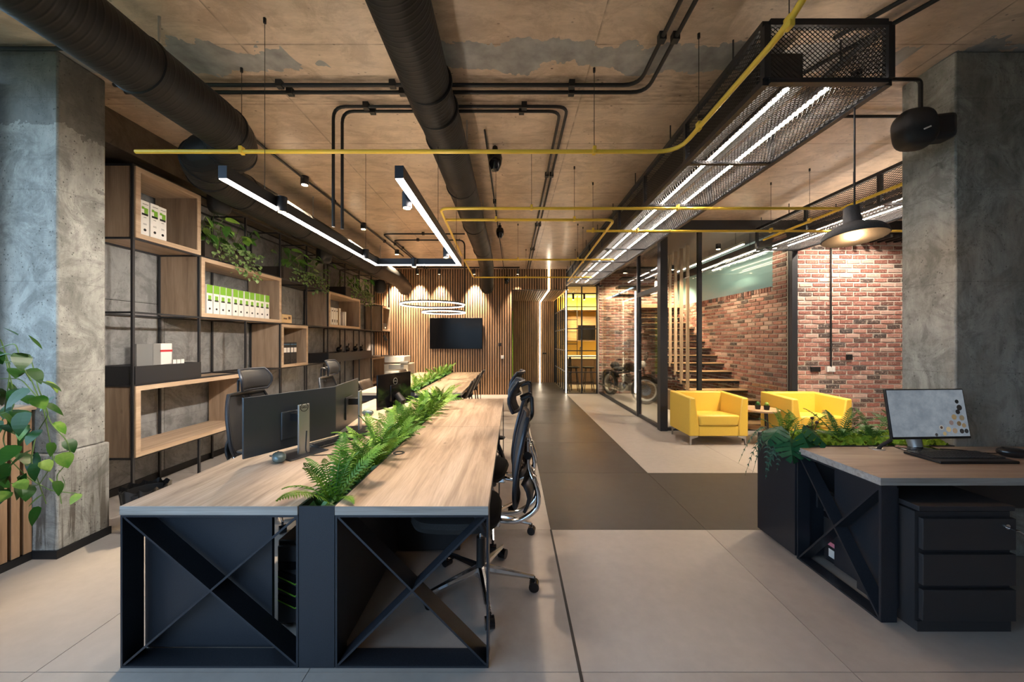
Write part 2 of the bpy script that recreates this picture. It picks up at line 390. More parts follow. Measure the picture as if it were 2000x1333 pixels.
for i in range(22): clone('slat', sl3, so, (.04 + PIT * i, 9.83, 2.88))
we = MB().box(-.2, 1.6, 12.73, 12.9, 0, 2.95).build('wall_passage_end', BLACKM); we['kind'] = 'structure'
sl4 = MB().box(-SW / 2, SW / 2, -.03, 0, 0, 2.85).mesh('slat_end', False); sl4.materials.append(SLAT)
for i in range(22): clone('slat', sl4, we, (.04 + PIT * i, 12.73, 0))
wp = MB().box(-.15, 0, 10, 12.8, 0, 2.95).build('wall_passage_left', plain('dark_wall', (.05, .045, .04), .7)); wp['kind'] = 'structure'
tag(MB().box(.002, .03, 10.6, 12.3, .35, 2.35).build('moss_panel', MOSS, at=(.002, 11.4, .35)), 'green moss panel on the passage wall beyond the slats', 'moss panel')
# ---- brick walls
def brickm(name, island):
    t = NT(name); p = t.pos()
    rnd = t.n('ShaderNodeNewGeometry').outputs['Random Per Island'] if island else t.n('ShaderNodeObjectInfo').outputs['Random']
    c = t.ramp(rnd, [(.0, (.055, .045, .045)), (.10, (.10, .065, .055)), (.16, (.21, .085, .065)), (.45, (.29, .11, .085)), (.65, (.36, .155, .12)), (.85, (.44, .25, .20)), (1.0, (.54, .38, .32))])
    nz = t.noise(p, 35, 4, .7); c = t.mix(t.ramp(nz, [(.53, 0.0), (.66, .8)]), c, (.60, .46, .38)); c = t.mix(t.ramp(t.noise(p, 60, 3), [(.3, .5), (.45, 0.0)]), c, (.09, .05, .04))
    t.bump(nz, .6, .006); return t.out(c, .8)
BRI, BRJ = brickm('brick', False), brickm('brick_far', True)
MORT = speck('mortar', (.50, .45, .38), (.66, .60, .53), 120, .95, 0, .4)
def brick_geo(L, Hh, D=.05, rnd=random):
    a, b = L / 2, Hh / 2; j = lambda q: rnd.uniform(-q, q)
    back = [(-a, D, -b), (a, D, -b), (a, D, b), (-a, D, b)]
    mid = [(-a + j(.002), .007, -b + j(.002)), (j(.02), .007, -b + j(.003)), (a + j(.002), .007, -b + j(.002)), (a + j(.002), .007, b + j(.002)), (j(.02), .007, b + j(.003)), (-a + j(.002), .007, b + j(.002))]
    fr = [(x * .965 + j(.002), j(.002), z * .86 + j(.002)) for x, y, z in mid]
    f = [(5, 4, 3, 2, 1, 0)]
    vs = mid + fr + back
    fs = [tuple(6 + k for k in range(6))] + [(k, (k + 1) % 6, 6 + (k + 1) % 6, 6 + k) for k in range(6)]
    fs += [(12, 13, 2, 1, 0), (13, 14, 3, 2), (14, 15, 5, 4, 3), (15, 12, 0, 5)]
    return vs, fs
def brick_mesh(L, Hh):
    vs, fs = brick_geo(L, Hh); m = MB().add(vs, fs).mesh('brick', False); m.materials.append(BRI); return m
BM = {L: [brick_mesh(L, .0555) for _ in range(5)] for L in (.212, .1)}
def brickwork(wall, org, ux, length, z0, z1, rot, single, holes=None, pitch=.2245, course=.0755, gap=.021):
    """courses of bricks on a wall; single(s, z) says whether a brick is an object of its own"""
    rest = MB(); M = Matrix.Rotation(rot, 3, 'Z'); k = 0; z = z0 + course / 2
    while z < z1 - .02:
        s = -(.5 * pitch if k % 2 else 0) + random.uniform(-.01, .01)
        while s < length:
            a0, a1 = max(s, 0), min(s + pitch - gap, length)
            if a1 - a0 > .05:
                mid = (a0 + a1) / 2
                if not (holes and holes(mid, z)):
                    q = Vector(org) + Vector(ux) * mid + Vector((0, 0, z + random.uniform(-.003, .003)))
                    full = a1 - a0
                    if single(mid, z):
                        L = .212 if full > .15 else .1
                        clone('brick', random.choice(BM[L]), wall, q, (0, R(random.uniform(-.7, .7)), rot), (full / L, 1, random.uniform(.92, 1.05)))
                    else:
                        vs, fs = brick_geo(full, .0555); rest.add([q + M @ Vector(v) for v in vs], fs)
            s += pitch
        z += course; k += 1
    if rest.v: rest.build('bricks_beyond', BRJ, wall, smooth=False)['kind'] = 'stuff'
WX, WY = 4.57, 5.9
bf = MB().box(WX, 7.4, WY, WY + .12, 0, 3.1).build('wall_brick_front', MORT); bf['kind'] = 'structure'
brickwork(bf, (WX, WY - .012, 0), (1, 0, 0), 2.8, .0, 3.1, 0, lambda s, z: z > .62 and s < 1.9)
bs = MB().box(WX, WX + .12, WY + .12, 10.2, 0, 2.40).box(WX, WX + .12, WY + .12, 6.32, 2.4, CZ).build('wall_brick_stair', MORT); bs['kind'] = 'structure'
brickwork(bs, (WX - .012, 10.0, 0), (0, -1, 0), 4.0, .0, 2.33, R(-90), lambda s, z: (z > .25 and s > 2.05))
brickwork(bs, (WX - .012, 6.32, 0), (0, -1, 0), .32, 2.335, 3.3, R(-90), lambda s, z: True)
for i in range(48):
    clone('brick', random.choice(BM[.1]), bs, (WX - .016, 9.9 - .0745 * i, 2.375), (0, R(90), R(-90)), (.85, 1, 1.02))
bb = MB().box(2.38, 5, 10.03, 10.2, 0, CZ).build('wall_brick_far', MORT); bb['kind'] = 'structure'
brickwork(bb, (2.42, 10.018, 0), (1, 0, 0), 2.15, 0, CZ, 0, lambda s, z: z > 1.15)
TEAL = NT('frosted_teal_glass'); TEAL = TEAL.out((.24, .44, .45), .5, 0, **{'Transmission Weight': .25, 'IOR': 1.45, 'Coat Weight': .6, 'Coat Roughness': .03})
w4 = struct('window_4')
MB().box(WX + .03, WX + .05, 6.32, 10.1, 2.41, 3.12).build('pane', TEAL, w4)
MB().box(WX - .01, WX + .1, 6.3, 10.1, 3.12, 3.3).build('head_rail', BLACK, w4)
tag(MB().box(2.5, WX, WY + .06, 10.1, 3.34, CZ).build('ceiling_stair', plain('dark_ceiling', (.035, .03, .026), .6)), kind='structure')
hd = MB().box(WX, 7.4, WY - .02, WY + .12, 3.1, CZ).build('trim_2', BLACK); hd['kind'] = 'structure'
for i in range(9): MB().box(5.3 + .13 * i, 5.34 + .13 * i, WY - .35, WY - .02, 3.06, 3.11).build('slat', BLACKM, hd)
# ---- other walls, out of the picture
tag(MB().box(7.3, 7.45, -2.2, 6, 0, CZ).build('wall_right', plain('light_wall', (.45, .43, .4), .8)), kind='structure')
# ---- left parapet with vertical slats below the window
wpar = MB().box(-3.6, -3.235, -2, 2.43, 0, 1.0).build('wall_parapet', BLACKM); wpar['kind'] = 'structure'
ps = MB().box(-.0, .028, -.02, .02, .055, 1.0).mesh('parapet_slat', False); ps.materials.append(SLAT)
for i in range(24): clone('slat', ps, wpar, (-3.235, 2.39 - .0585 * i, 0))
MB().box(-3.6, -3.2, -2, 2.43, 1.0, 1.03).build('sill', OAKY, wpar)
tag(MB().box(-3.235, -3.205, -2, 2.43, 0, .05).build('baseboard_parapet', BLACKM), kind='structure')
w1 = struct('window_1')
for y in (-1.9, -.5, .9, 2.38): MB().box(-3.5, -3.44, y - .03, y + .03, 1.03, 3.2).build('mullion', BLACK, w1)
MB().box(-3.6, -3.4, -2, 2.25, 3.2, CZ).build('head', BLACK, w1)
w2 = struct('window_2')
tag(MB().box(-1.2, 7.4, -2.15, -2.0, 0, CZ).build('wall_front', plain('front_wall', (.32, .30, .28), .8)), kind='structure')
for x in (-3.4, -2.3, -1.24): MB().box(x - .04, x + .04, -2.1, -2.02, 0, 3.2).build('mullion', BLACK, w2)
MB().box(-3.6, -1.2, -2.15, -2.0, 3.2, CZ).build('head', BLACK, w2)
# ---- glazed stair enclosure
GX = 2.45
w3 = struct('window_3')
MB().box(GX - .05, GX + .07, WY - .06, WY + .06, 0, 3.3).build('corner_post', BLACK, w3)
MB().box(GX - .03, GX + .03, 6.96, 7.02, 0, 3.3).build('post', BLACK, w3)
MB().box(GX - .03, GX + .03, 7.02, 10, 0, .05).build('bottom_rail', BLACK, w3)
MB().box(GX - .03, GX + .03, WY + .06, 10, 3.28, CZ).build('top_rail', BLACK, w3)
MB().box(GX - .006, GX + .006, 7.02, 10, .05, 3.28).build('pane', GLASS, w3)
MB().box(3.03, 3.09, WY - .03, WY + .03, 0, 3.28).build('post', BLACK, w3)
MB().box(WX - .045, WX + .045, WY - .07, WY + .02, 0, CZ).build('post', BLACK, w3)
MB().box(GX, WX, WY - .05, WY + .05, 3.24, CZ).build('head_beam', BLACK, w3)
MB().box(GX + .07, 3.03, WY - .006, WY + .006, .05, 3.24).build('pane', GLASS, w3)
MB().box(3.09, WX - .045, WY - .006, WY + .006, .05, 3.24).build('pane', GLASS, w3)
MB().box(GX + .07, WX - .045, WY - .03, WY + .03, 0, .05).build('bottom_rail', BLACK, w3)
d1 = struct('door_1')
MB().box(GX - .03, GX + .03, WY + .06, 6.96, 2.3, 2.38).build('transom', BLACK, d1)
MB().box(GX - .006, GX + .006, WY + .06, 6.96, 2.38, 3.28).build('transom_pane', GLASS, d1)
MB().box(GX - .006, GX + .006, WY + .1, 6.93, .06, 2.27).build('pane', GLASS, d1)
MB().box(GX - .022, GX + .022, WY + .06, 6.96, .005, .06).box(GX - .022, GX + .022, 6.9, 6.96, .06, 2.3).build('leaf_frame', BLACK, d1)
MB().cyl((GX - .06, 6.85, .85), (GX - .06, 6.85, 1.45), .013).cyl((GX - .06, 6.85, .9), (GX, 6.85, .9), .009).cyl((GX - .06, 6.85, 1.4), (GX, 6.85, 1.4), .009).build('handle', BLACK, d1)
# ---- kitchen behind gridded glazing
w5 = struct('window_5')
ZR = (.0, .595, 1.19, 1.80, 2.41, 2.98)
for x in (1.52, 1.93, 2.35): MB().box(x - .018, x + .018, 9.98, 10.02, 0, 2.98).build('post', BLACK, w5)
for z in ZR: MB().box(1.52, 2.36, 9.985, 10.015, z - .014 + (.014 if z == 0 else 0), z + .014).build('rail', BLACK, w5)
for y in (10.45, 10.9, 11.35, 11.8, 12.25, 12.68): MB().box(1.505, 1.535, y - .018, y + .018, 0, 2.86).build('post', BLACK, w5)
for z in ZR[:-1]: MB().box(1.505, 1.535, 10.02, 12.7, z - .014 + (.014 if z == 0 else 0), z + .014).build('rail', BLACK, w5)
for i, (x0, x1) in enumerate(((1.538, 1.912), (1.948, 2.332))):
    for k in range(5): MB().box(x0, x1, 9.997, 10.003, ZR[k] + .014, ZR[k + 1] - .014).build('pane', GLASS, w5)
ys = (10.02, 10.45, 10.9, 11.35, 11.8, 12.25, 12.68)
for i in range(6):
    for k in range(4): MB().box(1.517, 1.523, ys[i] + .018, ys[i + 1] - .018, ZR[k] + .014, ZR[k + 1] - .014).build('pane', GLASS, w5)
MB().box(1.5, 2.42, 9.95, 10.03, 2.99, CZ).build('head', BLACK, w5)
KY = plain('kitchen_yellow', (.78, .52, .10), .5)
tag(MB().box(1.6, 3.3, 12.73, 12.9, 0, 3.0).build('wall_kitchen_back', KY), kind='structure')
tag(MB().box(3.2, 3.32, 10.25, 12.8, 0, 3.0).build('wall_kitchen_right', plain('kitchen_wall', (.55, .42, .22), .6)), kind='structure')
tag(MB().box(1.5, 3.3, 10.05, 12.8, 2.99, 3.05).build('ceiling_kitchen', plain('kitchen_ceiling', (.75, .62, .35), .6)), kind='structure')
# ================================================================ DUCTS, PIPES, CABLE TRAYS AND LIGHTS UNDER THE CEILING
def ductm(name):
    t = NT(name); p = t.pos(); y = t.sep(p)[1]; nz = t.noise(p, 4, 4)
    wv = t.math('SINE', t.math('MULTIPLY', t.math('ADD', y, t.math('MULTIPLY', t.sep(p)[0], .1)), 95.0))
    t.bump(t.math('POWER', t.math('ABSOLUTE', wv), 10.0), .35, .004)
    return t.out(t.ramp(nz, [(.3, (.008, .008, .0085)), (.7, (.014, .0135, .013))]), t.ramp(nz, [(.3, .45), (.7, .62)]), 0, **{'Specular IOR Level': .2})
DUCT = ductm('black_spiral_duct')
def ring(mb, c, d, r, wd=.016, th=.006, n=32):
    d = Vector(d).normalized(); m = d.to_track_quat('Z', 'Y').to_matrix()
    return mb.lathe([(r - .002, -wd), (r + th, -wd * .6), (r + th, wd * .6), (r - .002, wd)], n, c, m)
# left duct with its offset towards the wall
t = thing('air_duct', 'large black round air duct crossing the upper left corner and bending to the wall', 'air duct', (-2.12, 2.0, 3.03))
S = [Vector((-2.12 - .29 * (1 - math.cos(a)), 2.55 + .42 * math.sin(a), 3.03 - .04 * (1 - math.cos(a)))) for a in [R(q) for q in range(0, 91, 15)]]
S2 = [Vector((-2.70 + .29 * (1 - math.cos(a)), 3.39 - .42 * math.sin(a), 2.95 + .04 * (1 - math.cos(a)))) for a in [R(q) for q in range(90, -1, -15)]]
d = [Vector((-2.12, -2.0, 3.03))] + S + S2[1:] + [Vector((-2.70, 6, 2.94)), Vector((-2.70, 8.4, 2.93)), Vector((-2.72, 8.9, 2.88)), Vector((-2.73, 9.25, 2.80))]
rr = [.165] * 8 + [.175] * 6 + [.175, .175, .17, .17]
MB().tube(d, rr[:len(d)], 32).build('tube', DUCT, t)
for c, dr, r in (((-2.12, 2.05, 3.03), (0, 1, 0), .166), (S[1], (-.2, 1, 0), .166), (S[4], (-.7, .7, 0), .168), (S2[2], (-.7, .7, 0), .178), (S2[4], (-.3, 1, 0), .178), ((-2.7, 3.6, 2.95), (0, 1, 0), .176), ((-2.7, 4.6, 2.945), (0, 1, 0), .176), ((-2.7, 5.8, 2.94), (0, 1, 0), .176), ((-2.7, 7.0, 2.937), (0, 1, 0), .176), ((-2.71, 8.55, 2.92), (0, 1, -.05), .174), ((-2.73, 9.22, 2.81), (0, 1, -.2), .172)):
    ring(MB(), c, dr, r).build('joint_ring', DUCT, t)
for c in ((-2.13, 2.18), (-2.12, .5), (-2.7, 4.9), (-2.7, 7.4)): MB().cyl((c[0], c[1], 3.1), (c[0], c[1], CZ), .008).build('hanger_rod', STEEL, t)
t = thing('air_duct', 'straight black round air duct running down the middle of the ceiling', 'air duct', (-.56, 2, 3.15))
d = [(-.56, -2, 3.15), (-.56, 2.6, 3.15), (-.545, 2.8, 3.15), (-.545, 7.2, 3.15), (-.55, 7.8, 3.08), (-.58, 8.3, 2.9), (-.60, 8.7, 2.73)]
MB().tube(d, .155, 32).build('tube', DUCT, t)
for y in (1.2, 2.35, 2.62, 2.98, 3.9, 5.2, 6.6): ring(MB(), (-.55, y, 3.15), (0, 1, 0), .156).build('joint_ring', DUCT, t)
ring(MB(), (-.595, 8.6, 2.775), (0, 1, -.5), .156).build('joint_ring', DUCT, t)
for y in (1.4, 3.2, 5.0, 6.8):
    for x in (-.7, -.4): MB().cyl((x, y, 3.15), (x, y, CZ), .006).build('hanger_rod', STEEL, t)
# ---- black conduits
def conduit(label, pts, r=.014, clips=(), fil=.12, loc=None):
    t = thing('conduit', label, 'conduit', loc or pts[0], 'black conduits under the ceiling')
    MB().tube(fillet(pts, fil) if len(pts) > 2 else pts, r, 8).build('pipe', BLACKM, t)
    for c in clips: MB().box(c[0] - .022, c[0] + .022, c[1] - .022, c[1] + .022, CZ - .05, CZ).build('clip', BLACKM, t)
    return t
zc = CZ - .03
conduit('black conduit across the ceiling, nearer of the long pair turning towards the window', [(-3.0, 2.72, zc), (.955, 2.72, zc), (.955, -1.5, zc)], .014, [(-1.75, 2.72), (-.9, 2.72), (.45, 2.72), (.955, 2.3), (.955, 1.95), (.955, 1.4)])
conduit('black conduit across the ceiling, farther of the long pair turning towards the window', [(-3.0, 2.80, zc), (1.04, 2.80, zc), (1.04, -1.5, zc)], .014, [(-1.72, 2.8), (-.85, 2.8), (.46, 2.8), (1.04, 2.3), (1.04, 1.95), (1.04, 1.4)])
conduit('black conduit dropping to the linear lamp, outer of the two', [(-1.47, 2.97, 2.40), (-1.47, 2.97, zc), (.46, 2.97, zc), (.46, 9.7, zc)], .013, [(-1.2, 2.97), (.1, 2.97), (.46, 4.2), (.46, 6), (.46, 7.6)], .1)
conduit('black conduit dropping to the linear lamp, inner of the two', [(-1.425, 3.03, 2.40), (-1.425, 3.03, zc), (.405, 3.03, zc), (.405, 9.7, zc)], .013, [(-1.17, 3.03), (.08, 3.03), (.405, 4.2), (.405, 6), (.405, 7.6)], .1)
conduit('black conduit running to the ceiling spotlights along the shelves', [(-2.47, 2.9, zc), (-2.47, 8.2, zc)], .013, [(-2.47, 3.3), (-2.47, 5), (-2.47, 7)])
conduit('black conduit framing the ceiling above the meeting table, outer loop', [(-2.33, 9.6, zc), (-2.33, 6.5, zc), (-.85, 6.5, zc)], .014, [(-2.33, 7.2), (-1.6, 6.5)])
conduit('black conduit above the meeting table dropping to the ring lamps', [(-2.27, 9.6, zc), (-2.27, 6.9, zc), (-.905, 6.9, zc), (-.905, 6.9, 2.0)], .014, [(-2.27, 7.5), (-1.8, 6.9)])
conduit('black conduit running from the mesh tray towards the window, left of the pair at right', [(2.05, 2.3, zc), (2.3, 1.9, zc), (2.62, .5, zc)], .014, [(2.33, 1.8)])
conduit('black conduit running from the mesh tray towards the window, right of the pair at right', [(2.1, 2.6, zc), (2.42, 2.0, zc), (2.9, .5, zc)], .014, [(2.6, 1.6)])
conduit('black conduit bent down to the loudspeaker on the concrete column', [(2.1, 2.62, 3.36), (2.965, 2.62, 3.36), (2.965, 2.62, 3.05)], .013, [(2.5, 2.62)], .04)
conduit('black conduit crossing the ceiling behind the loudspeaker', [(1.6, 3.1, zc), (3.4, 3.1, zc)], .013, [(2.55, 3.1)])
conduit('thin black conduit along the ceiling over the passage side of the middle duct', [(-.25, 3.3, zc), (-.22, 9.7, zc)], .009, [(-.24, 5)])
conduit('short black conduit along the ceiling in front of the left column', [(-3.5, 2.38, zc), (-2.95, 2.38, zc)], .013)
# ---- yellow pipes hung on wires
def ypipe(label, pts, wires=(), fil=.1, r=.0145):
    t = thing('yellow_pipe', label, 'pipe', pts[0], 'yellow pipes hung on wires')
    MB().tube(fillet(pts, fil) if len(pts) > 2 else pts, r, 10).build('pipe', YELLOWP, t)
    for x, y, z in wires:
        MB().cyl((x, y, z + .03), (x, y, CZ), .0022, 5).cyl((x, y, CZ - .03), (x, y, CZ), .009, 8).build('wire', BLACKM, t)
        MB().box(x - .012, x + .012, y - .02, y + .02, z - .018, z + .035).build('clamp', YELLOWP, t, bevel=.003)
    return t
yz = 2.82
ypipe('yellow pipe across the room nearest the window, turning towards the camera', [(-2.7, 2.59, yz), (1.19, 2.59, yz), (1.19, 1.5, yz), (1.19, 1.2, yz + .25)], [(-1.94, 2.59, yz), (.59, 2.59, yz), (1.19, 2.3, yz), (1.19, 1.55, yz)], .16)
ypipe('yellow pipe across to the concrete column with a long turned-back left end', [(-.80, 5.74, yz), (-.74, 3.70, yz), (3.36, 3.70, yz)], [(.2, 3.7, yz), (1.7, 3.7, yz)])
ypipe('yellow pipe bent round above the passage and running along the mesh tray', [(-.76, 4.05, yz), (1.15, 4.05, yz), (1.27, 8.2, yz)], [(-.18, 4.05, yz), (.7, 4.05, yz), (1.22, 6.2, yz)])
ypipe('yellow pipe over the glazed stair, reaching behind the concrete column', [(.92, 4.46, yz), (4.9, 4.46, yz)], [(1.0, 4.46, yz), (1.55, 4.46, yz), (3.2, 4.46, yz)])
ypipe('yellow pipe with bent left end over the meeting table', [(-.82, 7.67, yz), (-.80, 6.03, yz), (1.71, 6.03, yz)], [(.1, 6.03, yz), (1.1, 6.03, yz)], .05)
ypipe('short straight yellow pipe farthest back before the slatted wall', [(-.80, 7.70, yz), (1.71, 7.70, yz)], [(.3, 7.70, yz), (1.35, 7.7, yz)])
ypipe('yellow pipe slanting past the pendant lamp beside the mesh tray', [(3.38, 4.85, yz), (3.38, 2.95, yz)], [(3.38, 4.1, yz)])
# ---- cable trays of expanded metal
MESHM = plain('expanded_metal', (.02, .019, .018), .4, .4)
def lattice(mb, o, u, v, L, Wd, pu, pv, th, nrm):
    """two families of thin diagonal strands on a rectangle o + u*[0,L] + v*[0,Wd]"""
    o, u, v, nrm = Vector(o), Vector(u), Vector(v), Vector(nrm); k = pv / pu
    for sgn in (1, -1):
        s0 = -Wd / k if sgn > 0 else 0; s = s0
        while s < (L if sgn > 0 else L + Wd / k):
            # line: a(t)=s + sgn*t/k for t in [0,Wd]
            t0, t1 = 0.0, Wd
            if sgn > 0: t0 = max(t0, -s * k); t1 = min(t1, (L - s) * k)
            else: t0 = max(t0, (s - L) * k); t1 = min(t1, s * k)
            if t1 - t0 > .004:
                mb.bar(o + u * (s + sgn * t0 / k) + v * t0, o + u * (s + sgn * t1 / k) + v * t1, th, .0022, nrm)
            s += pu
    return mb
def mesh_tray(label, x0, x1, y0, y1, z0, z1, leds, led_y, pu=.04, pv=.024):
    t = thing('cable_tray', label, 'cable tray', (x0, y0, z0), 'black expanded metal trays')
    b = .018
    for x in (x0, x1):
        for z in (z0, z1): MB().box(x - b, x + b, y0, y1, z - b, z + b).build('rail', BLACK, t)
    n = int((y1 - y0) / .9)
    for i in range(n + 1):
        y = y0 + (y1 - y0) * i / n
        for x in (x0, x1): MB().box(x - b, x + b, y - b, y + b, z0 + b, z1 - b).build('upright', BLACK, t)
        MB().box(x0 + b, x1 - b, y - b, y + b, z0 - .012, z0 + .012).build('cross_bar', BLACK, t)
        if i in (0, n): MB().box(x0 + b, x1 - b, y - b, y + b, z1 - b, z1 + b).build('cross_bar', BLACK, t)
        for x in (x0, x1): MB().cyl((x, y + .3 if i < n else y - .1, z1), (x, y + .3 if i < n else y - .1, CZ), .006, 6).build('hanger_rod', BLACK, t)
    L = y1 - y0
    lattice(MB(), (x0, y0, z0), (0, 1, 0), (1, 0, 0), L, x1 - x0, pu, pv, .0042, (0, 0, 1)).build('bottom_mesh', MESHM, t, smooth=False)
    lattice(MB(), (x0, y0, z0), (0, 1, 0), (0, 0, 1), L, z1 - z0, pu, pv, .0042, (1, 0, 0)).build('side_mesh', MESHM, t, smooth=False)
    lattice(MB(), (x1, y0, z0), (0, 1, 0), (0, 0, 1), L, z1 - z0, pu, pv, .0042, (1, 0, 0)).build('side_mesh', MESHM, t, smooth=False)
    lattice(MB(), (x0, y0, z0), (1, 0, 0), (0, 0, 1), x1 - x0, z1 - z0, .03, .027, .004, (0, 1, 0)).build('end_mesh', MESHM, t, smooth=False)
    for x in leds:
        lp = MB().box(x - .022, x + .022, led_y[0], led_y[1], z0 + .05, z0 + .08).build('light_profile', BLACK, t)
        MB().box(x - .0095, x + .0095, led_y[0] + .01, led_y[1] - .01, z0 + .042, z0 + .05).build('light_strip', LEDT, lp); MB().box(x - .016, x + .016, led_y[0] + .01, led_y[1] - .01, z0 + .08, z0 + .084).build('added_uplight_strip', LEDU, lp)  # strip on top of the profile is added to throw light on the ceiling
    return t
tr1 = mesh_tray('long black expanded metal tray with two light strips, running above the passage side', 1.44, 2.14, 2.05, 9.5, 2.93, 3.26, (1.655, 1.895), (2.16, 9.35))
MB().box(1.56, 1.86, 2.3, 9.3, 3.08, 3.3).build('air_channel', BLACKM, tr1, bevel=.01)
tr2 = mesh_tray('black expanded metal tray with light strips behind the pendant lamp', 3.95, 4.62, 2.9, 5.82, 2.93, 3.26, (4.15, 4.39), (3.0, 5.75))
t = thing('linear_light', 'long white light bar hung over the staircase behind the glass', 'linear light', (3.84, 6, 3.1))
MB().box(3.82, 3.86, 5.98, 8.5, 3.07, 3.11).build('housing', WHITE, t); MB().box(3.822, 3.858, 5.99, 8.49, 3.06, 3.07).build('diffuser', LEDS, t)
for y in (6.2, 8.3): MB().cyl((3.84, y, 3.11), (3.84, y, 3.34), .004, 6).build('hanger', BLACKM, t)
for k, x in enumerate((4.15, 4.39)):
    t = thing('linear_light', f'thin light strip beside the brick stair wall, {("farther from", "next to")[k]} the teal window', 'linear light', (x, 6, 3.0))
    MB().box(x - .012, x + .012, 6.0, 7.9, 3.0, 3.015).build('diffuser', LEDS, t); MB().box(x - .016, x + .016, 6.0, 7.9, 3.015, 3.04).build('housing', BLACK, t)
    for y in (6.3, 7.6): MB().cyl((x, y, 3.04), (x, y, 3.34), .003, 6).build('hanger', BLACKM, t)
# ---- U-shaped linear lamp over the desks
t = thing('linear_lamp', 'black U-shaped linear lamp with a white glowing underside hung above the long desk', 'linear lamp', (-1.04, 2.9, 2.3))
ux0, ux1, uy0, uy1, uz = -1.5, -.585, 1.87, 4.0, 2.30
hw = .0225
for x in (ux0, ux1):
    MB().box(x - hw, x + hw, uy0, uy1 + hw, uz + .004, uz + .07).build('housing', METALD, t); MB().box(x - hw + .003, x + hw - .003, uy0 + .003, uy1 - hw - .001, uz, uz + .004).build('diffuser', LEDW, t)
MB().box(ux0 + hw, ux1 - hw, uy1 - hw, uy1 + hw, uz + .004, uz + .07).build('housing', METALD, t); MB().box(ux0 - hw + .003, ux1 + hw - .003, uy1 - hw + .001, uy1 + hw - .003, uz, uz + .004).build('diffuser', LEDW, t)
for x in (ux0, ux1): MB().box(x - .014, x + .014, uy0 + .01, uy1 - hw, uz + .07, uz + .073).build('added_uplight_bar', LEDU, t)  # upward glow added along the lamp arms to lighten the ceiling
for x, y in ((ux0, 2.19), (ux0, 3.7), (ux1, 2.86), (ux1, 3.8)): MB().cyl((x, y, uz + .07), (x, y, CZ), .0018, 5).cyl((x, y, CZ - .03), (x, y, CZ), .009, 8).build('wire', BLACKM, t)
for sx, sy in ((ux0 + .055, 2.27), (ux0 + .055, 3.57), (ux1 - .055, 2.2), (ux1 - .055, 3.5), (-1.07, uy1 - .055)):
    sp = MB().cyl((sx, sy, uz - .03), (sx, sy, uz + .065), .029, 20).build('spot_head', METALD, t)
    MB().cyl((sx, sy, uz - .032), (sx, sy, uz - .029), .022, 16).build('lens', BULB, sp)
    if sx < -1.2: spot('spot_lamp', t, (sx, sy, uz - .04), (-3.6, sy + .7, 1.2), 30, 105, (1, .9, .78), 1.0)
    else: spot('spot_lamp', t, (sx, sy, uz - .04), (sx, sy, 0), 15, 62)
# ---- ceiling spotlights
def ceil_spot(label, x, y, w=30, tgt=None, z=CZ, r=.045, hgt=.10, ang=110, col=(1, .78, .52)):
    t = thing('ceiling_spotlight', label, 'spotlight', (x, y, z), 'round black ceiling spotlights')
    MB().cyl((x, y, z - hgt), (x, y, z), r, 20).build('housing', BLACK, t); MB().cyl((x, y, z - hgt - .004), (x, y, z - hgt), r * .75, 16).build('lens', BULB, t)
    spot('spot_lamp', t, (x, y, z - hgt - .012), tgt or (x, y, 0), w, ang, col); return t
ceil_spot('black ceiling spotlight nearest the vertical conduit above the shelves', -2.47, 4.3, 120, (-2.9, 4.35, 0))
ceil_spot('black ceiling spotlight in the middle of the shelf side row', -2.47, 6.0, 120, (-2.7, 6.0, 0))
ceil_spot('black ceiling spotlight farthest back on the shelf side row', -2.47, 7.75, 120, (-2.7, 7.75, 0))
tk = thing('spotlight_track', 'black spotlight track along the top of the slatted wall', 'track', (-1.9, 9.55, CZ))
MB().box(-3.3, .2, 9.53, 9.57, CZ - .03, CZ).build('rail', BLACK, tk)
for i, (x, wv, zt) in enumerate(((-3.15, 120, 2.3), (-2.5, 120, 2.4), (-1.93, 60, 2.2), (-1.0, 120, 2.4), (.15, 60, 1.6))):
    t = thing('track_spotlight', f'small black track spotlight aimed at the slatted wall, {ORD[i]} from the shelves', 'spotlight', (x, 9.55, CZ - .03), 'spotlights on the wall track')
    a, b = Vector((x, 9.53, CZ - .06)), Vector((x, 9.565, CZ - .19)); MB().cyl(a, b, .032, 16).cyl((x, 9.55, CZ - .03), (x, 9.54, CZ - .07), .008, 8).build('housing', BLACK, t)
    MB().cyl(b, b + (b - a).normalized() * .003, .026, 14).build('lens', BULB, t)
    spot('spot_lamp', t, b + (b - a).normalized() * .012, (x, 9.82, zt - .2), wv, 62, blend=.9)
# ---- ring pendants
for nm, cx, rad, z in (('larger upper', -1.51, .6, 2.145), ('smaller lower', -1.3, .4, 2.0)):
    t = thing('ring_pendant', f'{nm} black ring lamp with glowing edge above the meeting table', 'ring lamp', (cx, 6.9, z), 'ring lamps')
    m = Matrix.Identity(3)
    MB().lathe([(rad - .012, 0), (rad + .012, 0), (rad + .012, .035), (rad - .012, .035), (rad - .012, 0)], 64, (cx, 6.9, z)).build('ring', BLACK, t)
    MB().lathe([(rad - .0125, -.004), (rad + .0125, -.004), (rad + .0135, .014), (rad - .0135, .014), (rad - .0125, -.004)], 64, (cx, 6.9, z - .002)).build('diffuser', LEDR, t)
    for g in (90, 210): MB().cyl((cx + rad * math.cos(R(g)), 6.9 + rad * math.sin(R(g)), z + .03), (-1.0, 6.9, CZ), .0015, 5).build('wire', BLACKM, t)
